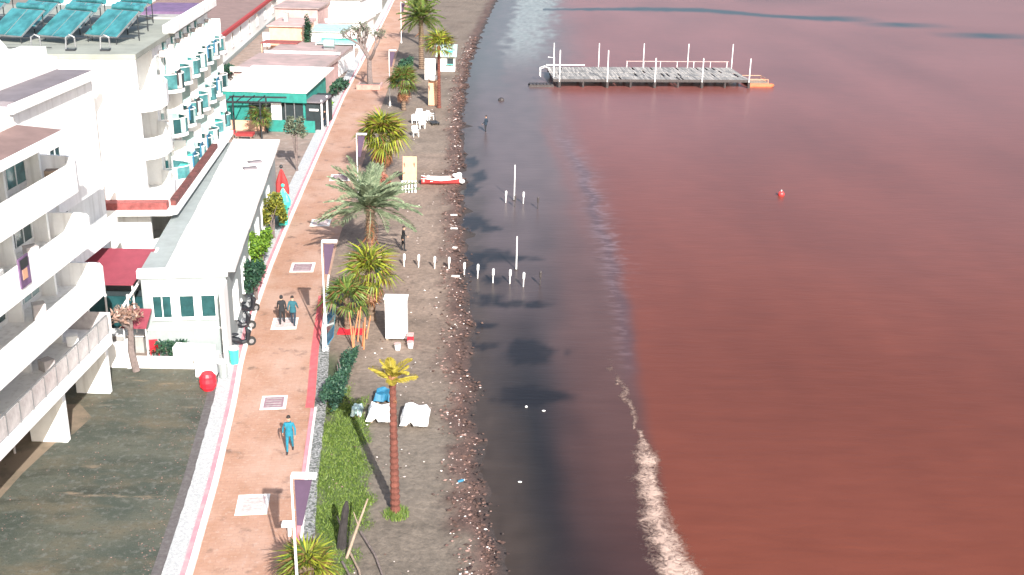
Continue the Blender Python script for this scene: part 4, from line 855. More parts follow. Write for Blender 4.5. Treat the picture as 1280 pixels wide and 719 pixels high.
def litter():
    rnd = random.Random(9); Y_ = MB()
    def stone(mb, x, y, z, s):
        b = len(mb.v); sx, sy, sz = s*rnd.uniform(.7, 1.4), s*rnd.uniform(.6, 1.2), s*rnd.uniform(.3, .6); a = rnd.uniform(0, pi)
        for (i, j, k) in ((1, 0, 0), (0, 1, 0), (-1, 0, 0), (0, -1, 0), (0, 0, 1), (0, 0, -1)): mb.v.append((x+(i*sx*cos(a)-j*sy*sin(a)), y+(i*sx*sin(a)+j*sy*cos(a)), z+k*sz))
        for f in ((0, 1, 4), (1, 2, 4), (2, 3, 4), (3, 0, 4), (1, 0, 5), (2, 1, 5), (3, 2, 5), (0, 3, 5)): mb.f.append(tuple(b+i for i in f))
    A, B, K = MB(), MB(), MB()
    for i in range(4600):
        y = 30+150*rnd.random()**1.8; shx = sh(y)+.55*noise.noise(Vector((0, y*.35, 7)))+.25*noise.noise(Vector((0, y*1.2, 4)))
        x = shx-1.1+rnd.gauss(0, .38); s = rnd.uniform(.015, .055)*(1+y/120)
        dens = noise.noise(Vector((x*.5, y*.25, 3)))
        if rnd.random() < .05+.22*max(0, dens): stone(B, x, y, .06, s)
        elif rnd.random() < .38: stone(A, x, y, .06, s*1.3)
        else: stone(K, x+.25, y, .05, s*1.8)
    for i in range(900):
        y = 30+130*rnd.random()**1.7; a, b = rk(y)+.8, sh(y)-.8; x = a+(b-a)*rnd.random()
        if noise.noise(Vector((x*.3, y*.15, 13))) < .0: continue
        stone(B if rnd.random() < .4 else (A if rnd.random() < .5 else K), x, y, .03, rnd.uniform(.012, .05)*(1+y/150))
    for i in range(700):
        y = rnd.uniform(31, 51.5); x = rnd.uniform(-21.5, lk(y)-1.5) if rnd.random() < .6 else lk(y)-1.5-abs(rnd.gauss(0, .5)); stone(Y_, x, y, 0, rnd.uniform(.01, .04))
    struct(Y_.build('grit', 'peb'), 'stuff')
    for mb, n, m_, l in ((A, 'shingle', 'peb', 'brown shingle and litter along the shoreline'), (B, 'shingle', 'pebw', 'pale shingle and shells along the shoreline'), (K, 'seaweed', 'kelp', 'dark seaweed scraps along the shoreline')):
        o = mb.build(n, m_); struct(o, 'stuff')
litter()
# ------------------------------------------------------------ street furniture
def lamp(x, y, h, lab, banner=True):
    t = thing('street_lamp', lab, 'street lamp', (x, y, 0), 0, 'street lamps along the seaward edge of the promenade')
    MB().tube([(0, 0, 0), (0, 0, .35)], [.12, .10], 10).build('base', 'white2', t)
    MB().tube([(0, 0, .3), (0, 0, h)], [.05, .035], 8).build('pole', 'white2', t)
    MB().tube([(0, 0, h-.04), (.75, 0, h+.02)], .04, 6).build('arm', 'white2', t)
    MB().bb(.0, .8, -.14, .14, h-.02, h+.1).build('lamp_head', 'white2', t, bevel=.03)
    if banner:
        mb = MB(); mb.prism([(.1, -.015), (.78, -.015), (.78, .015), (.1, .015)], 0, 1); v = mb.v
        mb.v = [(.1+(p[0]-.1)*(.25 if p[2] < .5 else .8), p[1], h-1.75 if p[2] < .5 else h-.12) for p in v]
        mb.build('banner', 'purple', t); MB().tube([(.02, 0, h-1.2), (.3, 0, h-1.2)], .015, 5).build('bracket', 'frame', t)
lamp(-6.75, 30.6, 6.0, 'white street lamp nearest the camera above the grass patch')
lamp(-9.75, 54.4, 6.0, 'white street lamp with purple banner just before the date palm')
lamp(-12.05, 84, 5.1, 'white street lamp beside the big yellow green fan palm')
lamp(-13.7, 122, 6.0, 'white street lamp beyond the second palm near the pink planter')
lamp(-17.4, 172, 6.0, 'farthest white street lamp at the top of the promenade', True)
def barrier():
    t = thing('glass_barrier', 'blue teal glazed barrier with white rails between red strip and palms', 'barrier', (-10.0, 54.2, 0), R(7))
    for i in range(5):
        MB().bb(-.02, .02, i*1.7, i*1.7+1.6, .1, 1.0).build('glass', 'tealglass' if i % 2 else 'blue', t, loc=(.1, 0, 0), rot=(0, R(35), 0)); MB().bb(.1, .2, i*1.7-.06, i*1.7+.02, 0, 1.25).build('post', 'white2', t)
    MB().bb(.1, .2, -.06, 8.5, 1.25, 1.31).build('rail', 'white2', t)
barrier()
def hatch(x, y, s, lab, dark=False, rz=0):
    t = thing('drain_cover', lab, 'drain cover', (x, y, .012), rz, 'square covers set in the promenade')
    MB().bb(-s/2, s/2, -s*.62, s*.62, 0, .012).build('frame', 'offwhite', t)
    MB().bb(-s*.38, s*.38, -s*.47, s*.47, .012, .02).build('cover', mat('cover_'+('dark' if dark else 'pale'), (.30, .19, .22) if dark else (.60, .47, .46), .8, .25, 5, .3), t)
    for i in range(4): MB().bb(-s*.3, s*.3, -s*.35+i*s*.22, -s*.31+i*s*.22, .02, .026).build('slot', 'concrete', t)
hatch(-10.15, 38.8, 1.25, 'pale square cover nearest the camera', rz=R(7)); hatch(-11.2, 48.0, 1.2, 'rose tinted square cover beyond the man in blue', True, R(7))
hatch(-12.65, 58.0, 1.4, 'cover with white sides under the walking pair', False, R(6)); hatch(-13.4, 67.6, 1.5, 'long dark cover beside the date palm shadow', True, R(5)); hatch(-14.4, 90.5, 1.7, 'grey cover near the second lamp', True, R(4)); hatch(-13.9, 77.5, 1.4, 'faint cover between the date palm and the second lamp', False, R(4))
def scooter(x, y, rz, lab, seatm='black', cover=None):
    t = thing('scooter', lab, 'scooter', (x, y, .0), rz)
    for yy in (-.62, .62):
        w_ = MB(); w_.tube([(-.05, yy, .25), (.05, yy, .25)], .25, 14); q = w_.build('wheel', 'rubber', t); MB().tube([(-.055, yy, .25), (.055, yy, .25)], .13, 10).build('rim', 'frame', q)
    MB().tube([(0, -.75, .45), (0, -.45, .55), (0, -.1, .42), (0, .1, .28), (0, .35, .3)], [.1, .17, .17, .13, .1], 8).build('body', 'black', t)
    MB().ball((0, -.38, .76), (.15, .38, .09), 10, 6).build('seat', seatm, t)
    MB().tube([(0, .42, .3), (0, .5, .8), (0, .38, 1.05)], [.1, .16, .07], 8).build('front_shield', 'black', t); MB().tube([(0, .62, .25), (0, .45, .8)], .035, 6).build('fork', 'dark', t)
    MB().tube([(-.34, .28, 1.05), (0, .38, 1.08), (.34, .28, 1.05)], .025, 6).build('handlebar', 'dark', t)
    MB().ball((0, .5, .98), (.08, .07, .07), 8, 6).build('headlight', 'mint', t)
    for s in (-1, 1): MB().tube([(s*.2, .33, 1.05), (s*.26, .33, 1.25)], .012, 5).build('mirror_stem', 'dark', t); MB().ball((s*.27, .33, 1.28), (.06, .02, .04), 8, 5).build('mirror', 'dark', t)
    if cover: MB().ball((0, -.5, 1.0), (.22, .22, .18), 10, 6).build('top_box', cover, t)
scooter(-14.35, 54.6, R(-62), 'black scooter parked on the verge at the near corner of the annex')
scooter(-15.05, 59.3, R(-40), 'black scooter with white top box parked further along the annex wall', cover='white2')
scooter(-14.9, 57.0, R(-75), 'dark scooter with teal seat squeezed between the other two', seatm='teal')
def bin_(x, y, lab, m_):
    t = thing('litter_bin', lab, 'bin', (x, y, 0)); MB().tube([(0, 0, .05), (0, 0, .85)], [.2, .25], 12).build('body', m_, t); MB().tube([(0, 0, .85), (0, 0, .95)], [.27, .2], 12).build('lid', 'white2', t)
bin_(-14.25, 50.7, 'pale litter bin on the gravel verge past the red barrel', 'greywall'); bin_(-14.1, 52.4, 'turquoise litter bin on the gravel verge', 'turq')
t = thing('bollard_light', 'low white bollard light at the promenade edge near the pale square cover', 'bollard', (-8.25, 36.6, 0)); MB().tube([(0, 0, 0), (0, 0, .45)], .07, 8).build('post', 'white2', t); MB().bb(-.28, .2, -.16, .16, .45, .6).build('head', 'white2', t, bevel=.03)
def closed_parasol(x, y, h, m_, lab, tip='dark'):
    t = thing('parasol', lab, 'parasol', (x, y, 0)); MB().tube([(0, 0, 0), (0, 0, h+.15)], .03, 6).build('pole', 'frame', t)
    mb = MB(); n = 14; hs = [(.5, .52), (.9, .55), (h*.65, .42), (h-.2, .16), (h, .05)]
    for z, r in hs:
        for k in range(n): rr = r*(1 if k % 2 else .72); mb.v.append((rr*cos(2*pi*k/n), rr*sin(2*pi*k/n), z))
    for i in range(len(hs)-1):
        for k in range(n): k2 = (k+1) % n; mb.f.append((i*n+k, i*n+k2, (i+1)*n+k2, (i+1)*n+k))
    mb.build('canopy', m_, t); MB().ball((0, 0, h+.2), .14, 8, 6).build('finial', tip, t); MB().tube([(0, 0, 0), (0, 0, .12)], .3, 12).build('base', 'concrete', t)
closed_parasol(-17.75, 83.2, 2.5, 'redcloth', 'closed red parasol with dark top beside the verge')
closed_parasol(-17.0, 79.9, 1.9, 'turq', 'closed turquoise parasol right beyond the yellow bush', 'turq')
t = thing('stacked_sunbeds', 'stack of turquoise plastic sunbeds leaning beside the yellow green bush', 'sunbeds', (-16.55, 77.3, 0), R(12))
for i in range(5): MB().bb(-.32, .32, -.95, .95, .1+i*.22, .24+i*.22).build('sunbed', 'turq', t, loc=(.03*(i % 2), 0, 0))
MB().bb(-.3, .3, -.05, .9, 0, .9).build('backrest', 'turq', t, loc=(0, -.5, 1.15), rot=(R(50), 0, 0))
# ------------------------------------------------------------ beach things
def cabin():
    t = thing('changing_cabin', 'tall plain white changing cabin standing on the sand beside the dark palm trunk', 'cabin', (-6.2, 56.0, 0))
    MB().bb(-.58, .58, -.1, .5, .1, 2.35).build('wall', 'white2', t); MB().bb(-.64, .64, -.16, .56, 2.35, 2.42).build('roof', 'white2', t)
    d = MB().bb(-.42, .42, -.13, -.1, .2, 2.15).build('door', 'white', t); MB().ball((.34, -.15, 1.1), .03, 6, 4).build('handle', 'frame', d)
    for x in (-.5, .5): MB().bb(x-.06, x+.06, -.08, .45, -.05, .1).build('foot', 'wood', t)
cabin()
def tarp(name, lab, x, y, w_, d, z, m_, seed, cat='tarpaulin', sag=.18):
    rnd = random.Random(seed); mb = MB(); nx, ny = 9, 9
    for j in range(ny):
        for i in range(nx):
            u, v = i/(nx-1), j/(ny-1); e = min(u, 1-u, v, 1-v); k = noise.noise(Vector((u*3, v*3, seed)))
            drop = 1 if e > .01 else 0
            fray = 1 if (v > .12 or noise.noise(Vector((u*7, 0, seed))) > -.2) else .55
            mb.v.append(((u-.5)*w_*(1+.06*k), (v-.5)*d*(1+.08*k)*fray, (z+sag*k) if drop else z*.35+.1*k))
    for j in range(ny-1):
        for i in range(nx-1): a = j*nx+i; mb.f.append((a, a+1, a+nx+1, a+nx))
    t = thing(name, lab, cat, (x, y, 0)); o = mb.build('cloth', m_, t); s_ = o.modifiers.new('thick', 'SOLIDIFY'); s_.thickness = .03
    for a in (-.3, .3): MB().bb(a*w_-.05, a*w_+.05, -.3*d, .3*d, -.02, z*.75).build('crate', 'wood', t)
    return t
tarp('tarpaulin', 'torn white sheet left of the red trunk on the sand', -6.0, 46.6, 1.15, 1.5, .55, 'white', 1)
tarp('tarpaulin', 'wider torn white sheet right of the red trunk on the sand', -4.35, 46.3, 1.3, 1.7, .6, 'white', 2)
tarp('tarpaulin', 'blue teal tarpaulin heap behind the left white sheet', -6.0, 48.4, .95, .9, .5, 'blue', 3)
tarp('tarpaulin', 'small pale blue crumpled cover in the palm crown shadow', -7.1, 46.9, .5, .9, .4, 'mint', 4)
tag(MB().prism([(-9.5, 56.5), (-8.0, 56.5), (-8.0, 57.3), (-9.5, 57.35)], .03, .09).build('beach_mat', 'red', None), 'red mat lying from the glass barrier to the palm trunk', 'mat')
def stems():
    rnd = random.Random(4)
    t = thing('climbing_frame', 'crossed orange brown stakes leaning against the palm before the red mat', 'stakes', (-8.1, 55.8, 0))
    for i in range(7):
        x = rnd.uniform(-.4, .4); y = rnd.uniform(-1.4, .6); MB().tube([(x, y, 0), (x+rnd.uniform(-.35, .35), y+.4, rnd.uniform(1.0, 2.0))], [.045, .025], 6).build('stake', 'orangewood', t)
    for i, (x, y, lab) in enumerate(((-6.0, 54.6, 'white bucket at the foot of the white cabin'), (-5.35, 54.9, 'white bucket right of the white cabin beside the red box'))):
        b = thing('bucket', lab, 'bucket', (x, y, 0)); MB().tube([(0, 0, 0), (0, 0, .34)], [.13, .18], 12).build('body', 'white2', b); MB().tube([(0, 0, .34), (0, 0, .37)], .19, 12).build('rim', 'pinkwall', b)
    b = thing('crate', 'small red crate at the right foot of the white cabin', 'crate', (-5.4, 55.5, 0)); MB().bb(-.16, .16, -.2, .2, .02, .5).build('body', 'red', b, bevel=.02); MB().bb(-.18, .18, -.22, .22, .5, .55).build('lid', 'pinkwall', b)
stems()
def boat():
    t = thing('rowing_boat', 'small red rowing boat with white inside drawn up on the sand', 'boat', (-6.0, 89.0, 0), R(3))
    n = 12; mb = MB(); inn = MB(); A = []
    for i in range(n+1):
        u = i/n; x = -1.55+3.1*u; wd = .62*(math.sin(pi*(.12+.83*(1-u)))**.6 if u > .05 else .75); sh_ = .45+.12*abs(u-.5)*2; A.append((x, wd, sh_))
    def hull(mb, k, dz):
        for (x, wd, s_) in A:
            w2 = wd*k
            for (a, z) in ((-1, s_), (-.85, .2), (-.4, .03), (0, 0), (.4, .03), (.85, .2), (1, s_)): mb.v.append((x*k, a*w2, z+dz))
        for i in range(n):
            for j in range(6): a = i*7+j; mb.f.append((a, a+1, a+8, a+7))
        mb.f.append(tuple(range(6, -1, -1))); mb.f.append(tuple(n*7+j for j in range(7)))
    hull(mb, 1, 0); o = mb.build('hull', 'redcloth', t); o.modifiers.new('th', 'SOLIDIFY').thickness = .03
    hull(inn, .93, .05); inn.build('inside', 'pinkwall', t)
    for s in (-1, 1): MB().tube([(x, s*wd, z+.01) for x, wd, z in A], .04, 6).build('gunwale', 'white2', t)
    for x in (-.7, .3): MB().bb(x-.13, x+.13, -.5, .5, .33, .38).build('bench', 'white2', t)
    e = thing('outboard_cover', 'white lumpy covers and fenders at the seaward end of the red boat', 'fenders', (-4.55, 89.0, 0))
    for (x, y, z, r) in ((0, .1, .55, .32), (.3, -.1, .3, .26), (.05, .35, .75, .25), (-.3, .2, .72, .2)): MB().ball((x, y, z), (r, r*.8, r*.75), 10, 7).build('cover', 'white2', e, smooth=True)
    MB().tube([(0, 0, 0), (0, .1, .5)], .08, 7).build('stand', 'frame', e)
    f = thing('fender', 'white round fender near the landward end of the red boat', 'fender', (-7.0, 89.1, .45)); MB().ball((0, 0, .1), .17, 10, 7).build('ball', 'white2', f, smooth=True)
boat()
def board(lab, x, y, w_, h, m_, rz=0, tilt=12, round_=None):
    t = thing('beach_board', lab, 'board', (x, y, 0), rz)
    MB().bb(-w_/2, w_/2, -.05, .05, 0, h).build('panel', m_, t, loc=(0, 0, .05), rot=(R(-tilt), 0, 0), bevel=.02)
    for s in (-1, 1): MB().tube([(s*w_*.35, .05, h*.8), (s*w_*.35, .75, 0)], .035, 6).build('prop', 'wood', t)
    if round_: MB().ball((0, .3, h+.1), (w_*.6, .5, .35), 12, 8).build('cover', round_, t, smooth=True)
board('peach wooden board standing left of the red boat', -8.55, 89.3, 1.15, 2.1, 'peachboard')
board('peach board with rounded pale cover beside the slender palm', -9.05, 122.5, 1.0, 2.9, 'peachboard', round_='offwhite')
board('pale board behind the slender palm crown', -10.6, 139, 1.3, 2.6, 'offwhite')
def pickets(): 
    t = thing('picket_rack', 'short rack of white pickets just below the peach board', 'fence', (-8.35, 86.2, 0))
    for i in range(5): MB().bb(-.55+i*.26, -.43+i*.26, -.04, .04, 0, .95).build('picket', 'white2', t, rot=(R(-10), 0, R(4*(i % 2))))
    for z in (.3, .7): MB().bb(-.6, .65, .05, .1, z, z+.07).build('rail', 'white2', t, rot=(R(-10), 0, 0))
pickets()
def kiosk():
    t = thing('beach_kiosk', 'mint roofed kiosk beside the slender palm at the top of the beach', 'kiosk', (-9.0, 146, 0))
    MB().bb(-1.1, 1.1, 0, 1.6, 0, 1.9).build('wall', 'offwhite', t); MB().prism([(-1.35, -.5), (1.35, -.5), (1.35, 1.9), (-1.35, 1.9)], lambda x, y: 1.95+.5*(y+.5), lambda x, y: 2.05+.5*(y+.5)).build('roof', 'mint', t)
    MB().bb(.1, .9, -.05, 0, 1.0, 1.7).build('hatch', 'darkin', t); MB().bb(0, 1.0, -.35, 0, .9, .96).build('counter', 'turq', t)
    MB().bb(-.2, .8, .2, .9, 2.45, 2.6).build('sign', 'turq', t)
kiosk()
def chair(lab, x, y, rz):
    t = thing('plastic_chair', lab, 'chair', (x, y, 0), rz, 'white plastic chairs heaped below the slender palm')
    MB().bb(-.3, .3, -.3, .3, .42, .48).build('seat', 'white2', t, bevel=.02); MB().bb(-.3, .3, .24, .3, .48, 1.0).build('backrest', 'white2', t, bevel=.02)
    for a in (-.25, .25):
        for b in (-.25, .25): MB().bb(a-.03, a+.03, b-.03, b+.03, 0, .42).build('leg', 'white2', t)
        MB().bb(a-.04, a+.04, -.3, .28, .66, .7).build('armrest', 'white2', t)
for i, (x, y, z_, l) in enumerate(((-9.6, 106.8, 20, 'white plastic chair nearest the camera, alone below the heap'), (-10.1, 112.6, 70, 'white plastic chair at the landward side of the heap'), (-9.4, 113.3, -30, 'white plastic chair in the middle of the heap'), (-9.9, 115.4, 10, 'white plastic chair at the back left of the heap'), (-8.8, 115.0, 130, 'white plastic chair at the seaward side of the heap'), (-9.3, 110.6, 200, 'white plastic chair between the heap and the lone one'))): chair(l, x, y, R(z_))
tarp('tarpaulin', 'white cover thrown over the heap of plastic chairs', -9.6, 114, 1.6, 2.0, .9, 'white', 6)
t = thing('trolley', 'dark hand trolley beside the white plastic chairs', 'trolley', (-8.2, 112.5, 0), .4); MB().bb(-.4, .4, -.6, .6, .25, .32).build('platform', 'dark', t); MB().tube([(-.35, .6, .3), (-.35, .9, 1.1), (.35, .9, 1.1), (.35, .6, .3)], .03, 6).build('handle', 'dark', t)
for s in (-.35, .35): MB().tube([(s-.04, -.4, .15), (s+.04, -.4, .15)], .15, 10).build('wheel', 'rubber', t)
# marker stakes, poles, buoy
def stake(x, y, lab, g='white capped stakes across the shallows', dark=False):
    t = thing('marker_stake', lab, 'stake', (x, y, -.35), 0, g)
    MB().tube([(0, 0, 0), (.02, 0, .75)], [.03, .038], 7).build('stem', 'offwhite' if not dark else 'pile', t)
    MB().tube([(.02, 0, .72), (.02, 0, .8), (.03, 0, 1.12), (.03, 0, 1.2)], [.04, .075, .085, .045], 9).build('cap', 'white2' if not dark else 'pile', t)
names = ['first from the date palm', 'second from the date palm', 'third from the date palm', 'fourth from the date palm', 'fifth, at the edge of the weed', 'sixth, first in dark water', 'seventh, thickest cap in the water', 'eighth in the row', 'ninth, beyond the tall pole', 'last and darkest, farthest out']
for (x, y), l in zip([(-6.98, 68.2), (-6.04, 68.1), (-4.99, 67.8), (-4.06, 67.7), (-3.04, 66.7), (-2.18, 66.4), (-1.2, 65.6), (-.15, 65.5), (.69, 65.0), (1.73, 65.3)], names): stake(x, y, 'white capped stake, '+l, dark=l.startswith('last'))
stake(-.61, 84.1, 'white capped stake left of the farther tall pole', 'stakes by the farther tall pole'); stake(.75, 83.9, 'white capped stake right of the farther tall pole', 'stakes by the farther tall pole'); stake(1.85, 82.5, 'dark stake standing alone right of the farther tall pole', 'stakes by the farther tall pole', True); stake(.1, 82.9, 'short dark stake at the foot of the farther tall pole', 'stakes by the farther tall pole', True)
for x, y, h, l in ((.25, 68.2, 2.15, 'tall thin white pole rising behind the row of ten stakes'), (.05, 84.8, 2.75, 'tall thin white pole farther out between two capped stakes')):
    t = thing('pole', l, 'pole', (x, y, -.4)); MB().tube([(0, 0, 0), (.02, 0, h+.4)], [.05, .04], 8).build('shaft', 'white2', t); MB().tube([(0, 0, 0), (0, 0, .35)], [.2, .14], 10).build('footing', 'pile', t)
t = thing('buoy', 'small round red buoy floating alone on the red water', 'buoy', (21.6, 87.7, -.1)); MB().ball((0, 0, .1), .26, 14, 10).build('float', mat('buoy_red', (.75, .05, .05), .4, .1, 4, 0), t, smooth=True); MB().tube([(0, 0, .3), (0, 0, .45)], .05, 8).build('ring', 'white2', t)
for i, (x, y, l) in enumerate(((.78, 48.2, 'round pale float in the dark shallows, left of two'), (1.6, 47.8, 'flat pale scrap in the dark shallows, right of two'), (.47, 41.1, 'pale scrap alone in the dark shallows nearer the camera'))):
    mb = MB().ball((0, 0, 0), (.07, .06, .05) if i == 0 else (.09, .05, .03), 8, 6); o = mb.build('float', 'white2', None, loc=(x, y, -.07)); tag(o, l, 'float')
t = thing('bottle', 'blue plastic bottle in the weed line', 'bottle', (-2.1, 40.75, .08), .5); MB().tube([(0, 0, 0), (.22, 0, .02), (.28, 0, .02)], [.06, .06, .025], 8).build('body', 'blue', t); MB().tube([(.28, 0, .02), (.32, 0, .02)], .03, 8).build('cap', 'white2', t)
rnd = random.Random(12)
for i, (x, y, l) in enumerate(((-3.55, 66.2, 'pale broken board at the weed line just below the stakes'), (-4.2, 76.4, 'pale broken board half way between boat and stakes'), (-4.4, 79.8, 'smaller pale board near the weed line below the boat'), (-3.9, 72.0, 'narrow pale board above the row of stakes'))):
    o = MB().box((0, 0, .06), (.5 if i != 3 else .3, .2, .06), rnd.uniform(-.4, .4)).build('driftwood_board', 'offwhite', None, loc=(x, y, .04)); tag(o, l, 'board', 'boards washed up along the weed line')
# ------------------------------------------------------------ jetty
def jetty():
    t = thing('jetty', 'abandoned wooden jetty with ten white posts standing in the red water', 'jetty', (4.6, 136.2, 0), R(4.5))
    Wd, Dp, Z = 24.2, 9.6, .85; rnd = random.Random(2)
    mb = MB()
    for row, (y0, y1, miss) in enumerate(((0, 2.3, .02), (2.4, 4.9, .06), (5.0, 7.2, .03), (7.3, Dp, .08))):
        x = 0
        while x < Wd:
            w_ = .24
            if rnd.random() > miss: mb.box((x+.12, (y0+y1)/2+rnd.uniform(-.08, .08), Z+rnd.uniform(-.015, .03)+(.0 if row != 2 else .02)), (w_-.03, y1-y0-rnd.uniform(0, .15), .06), rnd.uniform(-.015, .015))
            x += w_
    struct(mb.build('deck_planks', 'deck', t), 'stuff')
    for y in (.05, 2.4, 4.95, 7.3, 9.5): MB().bb(0, Wd, y-.08, y+.08, Z-.28, Z-.05).build('beam', 'pile', t)
    MB().bb(-.05, Wd, -.06, -.02, Z-.2, Z+.05).build('edge_board', 'pile', t)
    for i in range(9):
        x = .7+i*2.925
        for y in (.1, 4.9, 9.4): MB().tube([(x, y, -1.2), (x, y, Z-.05)], .14, 8).build('pile', 'pile', t)
    for i in range(5):
        x = .7+i*5.85
        MB().tube([(x, -.12, .1), (x, -.12, .2), (x, -.12, 3.5 if i > 1 else 4.4)], .07, 8).build('post', 'white2', t)
        MB().tube([(x, -.12, -.3), (x, -.12, .6)], .19, 8).build('post_shoe', 'pile', t)
        MB().tube([(x+.35, Dp+.1, -.3), (x+.35, Dp+.1, 3.9)], .06, 8).build('post', 'white2', t)
    MB().bb(10.5, 24, Dp-.02, Dp+.04, Z+.75, Z+.83).build('back_rail', 'pinkwall', t)
    for x in np.arange(10.6, 24.2, 2.2): MB().bb(x-.03, x+.03, Dp-.03, Dp+.05, Z, Z+.75).build('rail_post', 'white2', t)
    MB().bb(0, 5, Dp-.6, Dp-.5, Z+.3, Z+.42).build('rail', 'offwhite', t)
    MB().tube([(.2, 1.5, Z), (.2, 1.5, Z+2.4), (-.6, 1.5, Z+2.45)], .06, 6).build('shower_pipe', 'white2', t)
    MB().tube([(-1.2, 4, .5), (-1.2, 4, 1.5), (-.6, 4, 1.7), (0, 4, 1.4)], .05, 6).build('ladder_rail', 'white2', t); MB().tube([(-1.2, 5, .5), (-1.2, 5, 1.5), (-.6, 5, 1.7), (0, 5, 1.4)], .05, 6).build('ladder_rail', 'white2', t)
    g = thing('gangway', 'dark broken gangway lying at the shore end of the jetty', 'gangway', (3.3, 137, 0), R(4)); 
    for i in range(7): MB().bb(-1.6+i*.42, -1.26+i*.42, -.8, .8, .12, .2).build('plank', 'pile', g)
    for y in (-.7, .7): MB().bb(-1.7, 1.3, y-.06, y+.06, -.1, .12).build('beam', 'pile', g)
    p = thing('pontoon', 'orange pontoon with pale frame at the seaward end of the jetty', 'pontoon', (30.1, 139, -.1), R(4.5))
    for y in (0, 3.6): MB().tube([(-1.2, y, .12), (1.5, y, .12), (1.9, y, .25)], [.32, .32, .12], 10).build('float', 'orange', p)
    MB().bb(-1.2, 1.3, .2, 3.4, .38, .46).build('platform', 'wood', p)
    for a in ((-1.2, .2, 1.2, .2), (1.2, .2, 1.2, 3.4), (-1.2, 3.4, 1.2, 3.4)): MB().tube([(a[0], a[1], .85), (a[2], a[3], .85)], .04, 6).build('rail', 'peachboard', p); MB().tube([(a[2], a[3], .4), (a[2], a[3], .85)], .04, 6).build('rail_post', 'peachboard', p)
jetty()
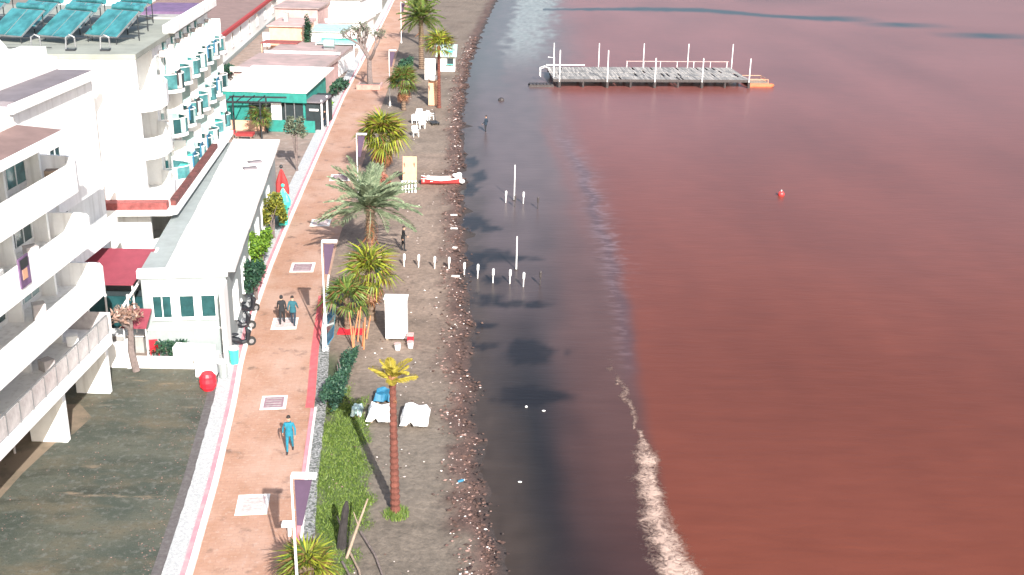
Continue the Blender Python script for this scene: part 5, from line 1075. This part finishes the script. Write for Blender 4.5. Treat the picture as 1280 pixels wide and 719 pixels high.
# ------------------------------------------------------------ people
def person(lab, x, y, yaw, jm, tm, h=1.75, stride=.25, arm=.2, z0=0, lean=0, bend=.25, side=0, hood=False, phase=1):
    V = []; E_ = []; Rr = []; lab_ = []
    def add(p, r, par=None, z='j'):
        V.append(Vector(p)); Rr.append(r if hasattr(r, '__len__') else (r, r)); i = len(V)-1
        if par is not None: E_.append((par, i)); lab_.append((par, i, z))
        return i
    L_ = lambda z: lean*z*z
    pel = add((0, L_(.95), .95), (.155, .115)); sp1 = add((0, L_(1.12), 1.12), (.14, .105), pel, 'j'); ch = add((0, L_(1.34), 1.34), (.175, .12), sp1, 'j')
    nk = add((0, L_(1.46), 1.47), (.07, .07), ch, 'j'); n2 = add((0, L_(1.53)+.01, 1.53), .055, nk, 's'); hd = add((0, L_(1.6)+.025, 1.605), (.072, .088), n2, 's'); ht = add((0, L_(1.7)+.015, 1.69), (.078, .095), hd, 's')
    add((0, L_(1.62)+.125, 1.63), .014, hd, 's')
    for s in (-1, 1): add((s*.088, L_(1.62)+.01, 1.635), .018, hd, 's')
    for s in (-1, 1):
        f = s*phase*stride
        hp = add((s*.09, L_(.9), .88), (.095, .1), pel, 't'); kn = add((s*.1, f*.45+.03, .5), .066, hp, 't'); an = add((s*.1, f-.02, .10+max(0, -f)*.25), .045, kn, 't'); add((s*.11, f+.14, .045), (.04, .035), an, 'b')
        a = -s*phase*arm
        shd = add((s*.18, L_(1.42), 1.41), .062, ch, 'j'); el = add((s*(.24+side), L_(1.15)+a*.45-.02, 1.14), .047, shd, 'j'); wr = add((s*(.25+side), a+L_(.9)+bend*.3+.04, .92+abs(bend)*.15), .033, el, 'j')
        d = (V[wr]-V[el]).normalized(); q = d.cross(Vector((1, 0, 0))).normalized(); pm = add(V[wr]+d*.075, (.02, .042), wr, 's')
        for k, (o_, l) in enumerate(((-.03, .06), (-.01, .07), (.011, .066), (.031, .052))):
            b = add(V[pm]+q*o_+d*.02, .009, pm, 's'); m_ = add(V[b]+d*l*.55-Vector((s*.008, 0, 0)), .008, b, 's'); add(V[m_]+d*l*.5-Vector((s*.02, 0, 0)), .0065, m_, 's')
        th = add(V[wr]+d*.04+q*.04, .011, wr, 's'); add(V[th]+d*.035+q*.02, .009, th, 's')
    me = bpy.data.meshes.new('skeleton'); me.from_pydata([tuple(v) for v in V], E_, []); o = bpy.data.objects.new('skeleton', me); C.objects.link(o)
    o.modifiers.new('skin', 'SKIN'); o.modifiers.new('sub', 'SUBSURF').levels = 1
    for i, r in enumerate(Rr): me.skin_vertices[0].data[i].radius = r
    me.skin_vertices[0].data[pel].use_root = True
    dg = bpy.context.evaluated_depsgraph_get(); bm = bpy.data.meshes.new_from_object(o.evaluated_get(dg)); bpy.data.objects.remove(o)
    bm.name = 'body'; bm.materials.clear()
    for m_ in (jm, tm, 'skin', 'black'): bm.materials.append(M[m_])
    ix = {'j': 0, 't': 1, 's': 2, 'b': 3}; P = [(V[a], V[b], z) for a, b, z in lab_]
    for f in bm.polygons:
        c = f.center; best = 9
        for a, b, z in P:
            ab = b-a; k = max(0, min(1, (c-a).dot(ab)/max(1e-9, ab.dot(ab)))); dd = (c-(a+ab*k)).length
            if z == 's': dd += .012
            if dd < best: best = dd; f.material_index = ix[z]
        if c.z < .86 and f.material_index == 0 and abs(c.x) < .17: f.material_index = 1
        f.use_smooth = True
    t = thing('person', lab, 'person', (x, y, z0), yaw); t.scale = (h/1.77,)*3
    link('body', bm, t)
    hy = L_(1.68)
    if hood: MB().ball((0, hy-.005, 1.68), (.105, .115, .125), 14, 9, z0=-.9).build('hood', jm, t, smooth=True)
    else:
        mb = MB(); 
        mb.ball((0, hy-.01, 1.70), (.095, .112, .10), 14, 8, z0=-.25); mb.build('hair', 'hair', t, smooth=True)
    for s in (-1, 1): MB().ball((s*.032, hy+.105, 1.655), .011, 8, 6).build('eye', 'black', t)
    MB().box((0, hy+.103, 1.575), (.045, .012, .01)).build('mouth', 'redcloth', t)
    # jacket hem and collar
    MB().tube([(0, L_(.9), .84), (0, L_(1.0), .99), (0, L_(1.1), 1.1)], [.185, .178, .165], 14, cap=False).build('jacket_hem', jm, t, smooth=True).scale = (1, .78, 1)
    return t
person('person in black coat walking away at the left of the pair on the promenade', -12.75, 57.9, R(8), 'c_black', 'c_black', 1.72, .2, .15, hood=True)
person('person in teal jacket and dark trousers walking at the right of the pair', -12.1, 57.7, R(4), 'c_teal', 'c_navy', 1.78, .28, .2, phase=-1)
person('person in blue clothes walking alone on the promenade before the rose cover', -9.5, 43.2, R(185), 'c_blue', 'c_blue', 1.74, .22, .15, side=.03)
person('person in dark clothes standing ankle deep in the shallows', -2.9, 110.2, R(60), 'c_navy', 'c_black', 1.75, .08, .1, z0=-.25, lean=-.02)
person('person in dark clothes standing on the sand right of the date palm', -7.35, 71.4, R(-70), 'c_black', 'c_black', 1.72, .1, .2, lean=.03)
person('person in dark clothes beside the porch of the teal restaurant', -18.9, 110.4, R(120), 'c_black', 'c_navy', 1.72, .1, .1)
t = thing('rock', 'small dark rock in the shallows beyond the standing person', 'rock', (-1.6, 127, -.15)); MB().ball((0, 0, .1), (.35, .45, .3), 8, 6).build('stone', 'pile', t)
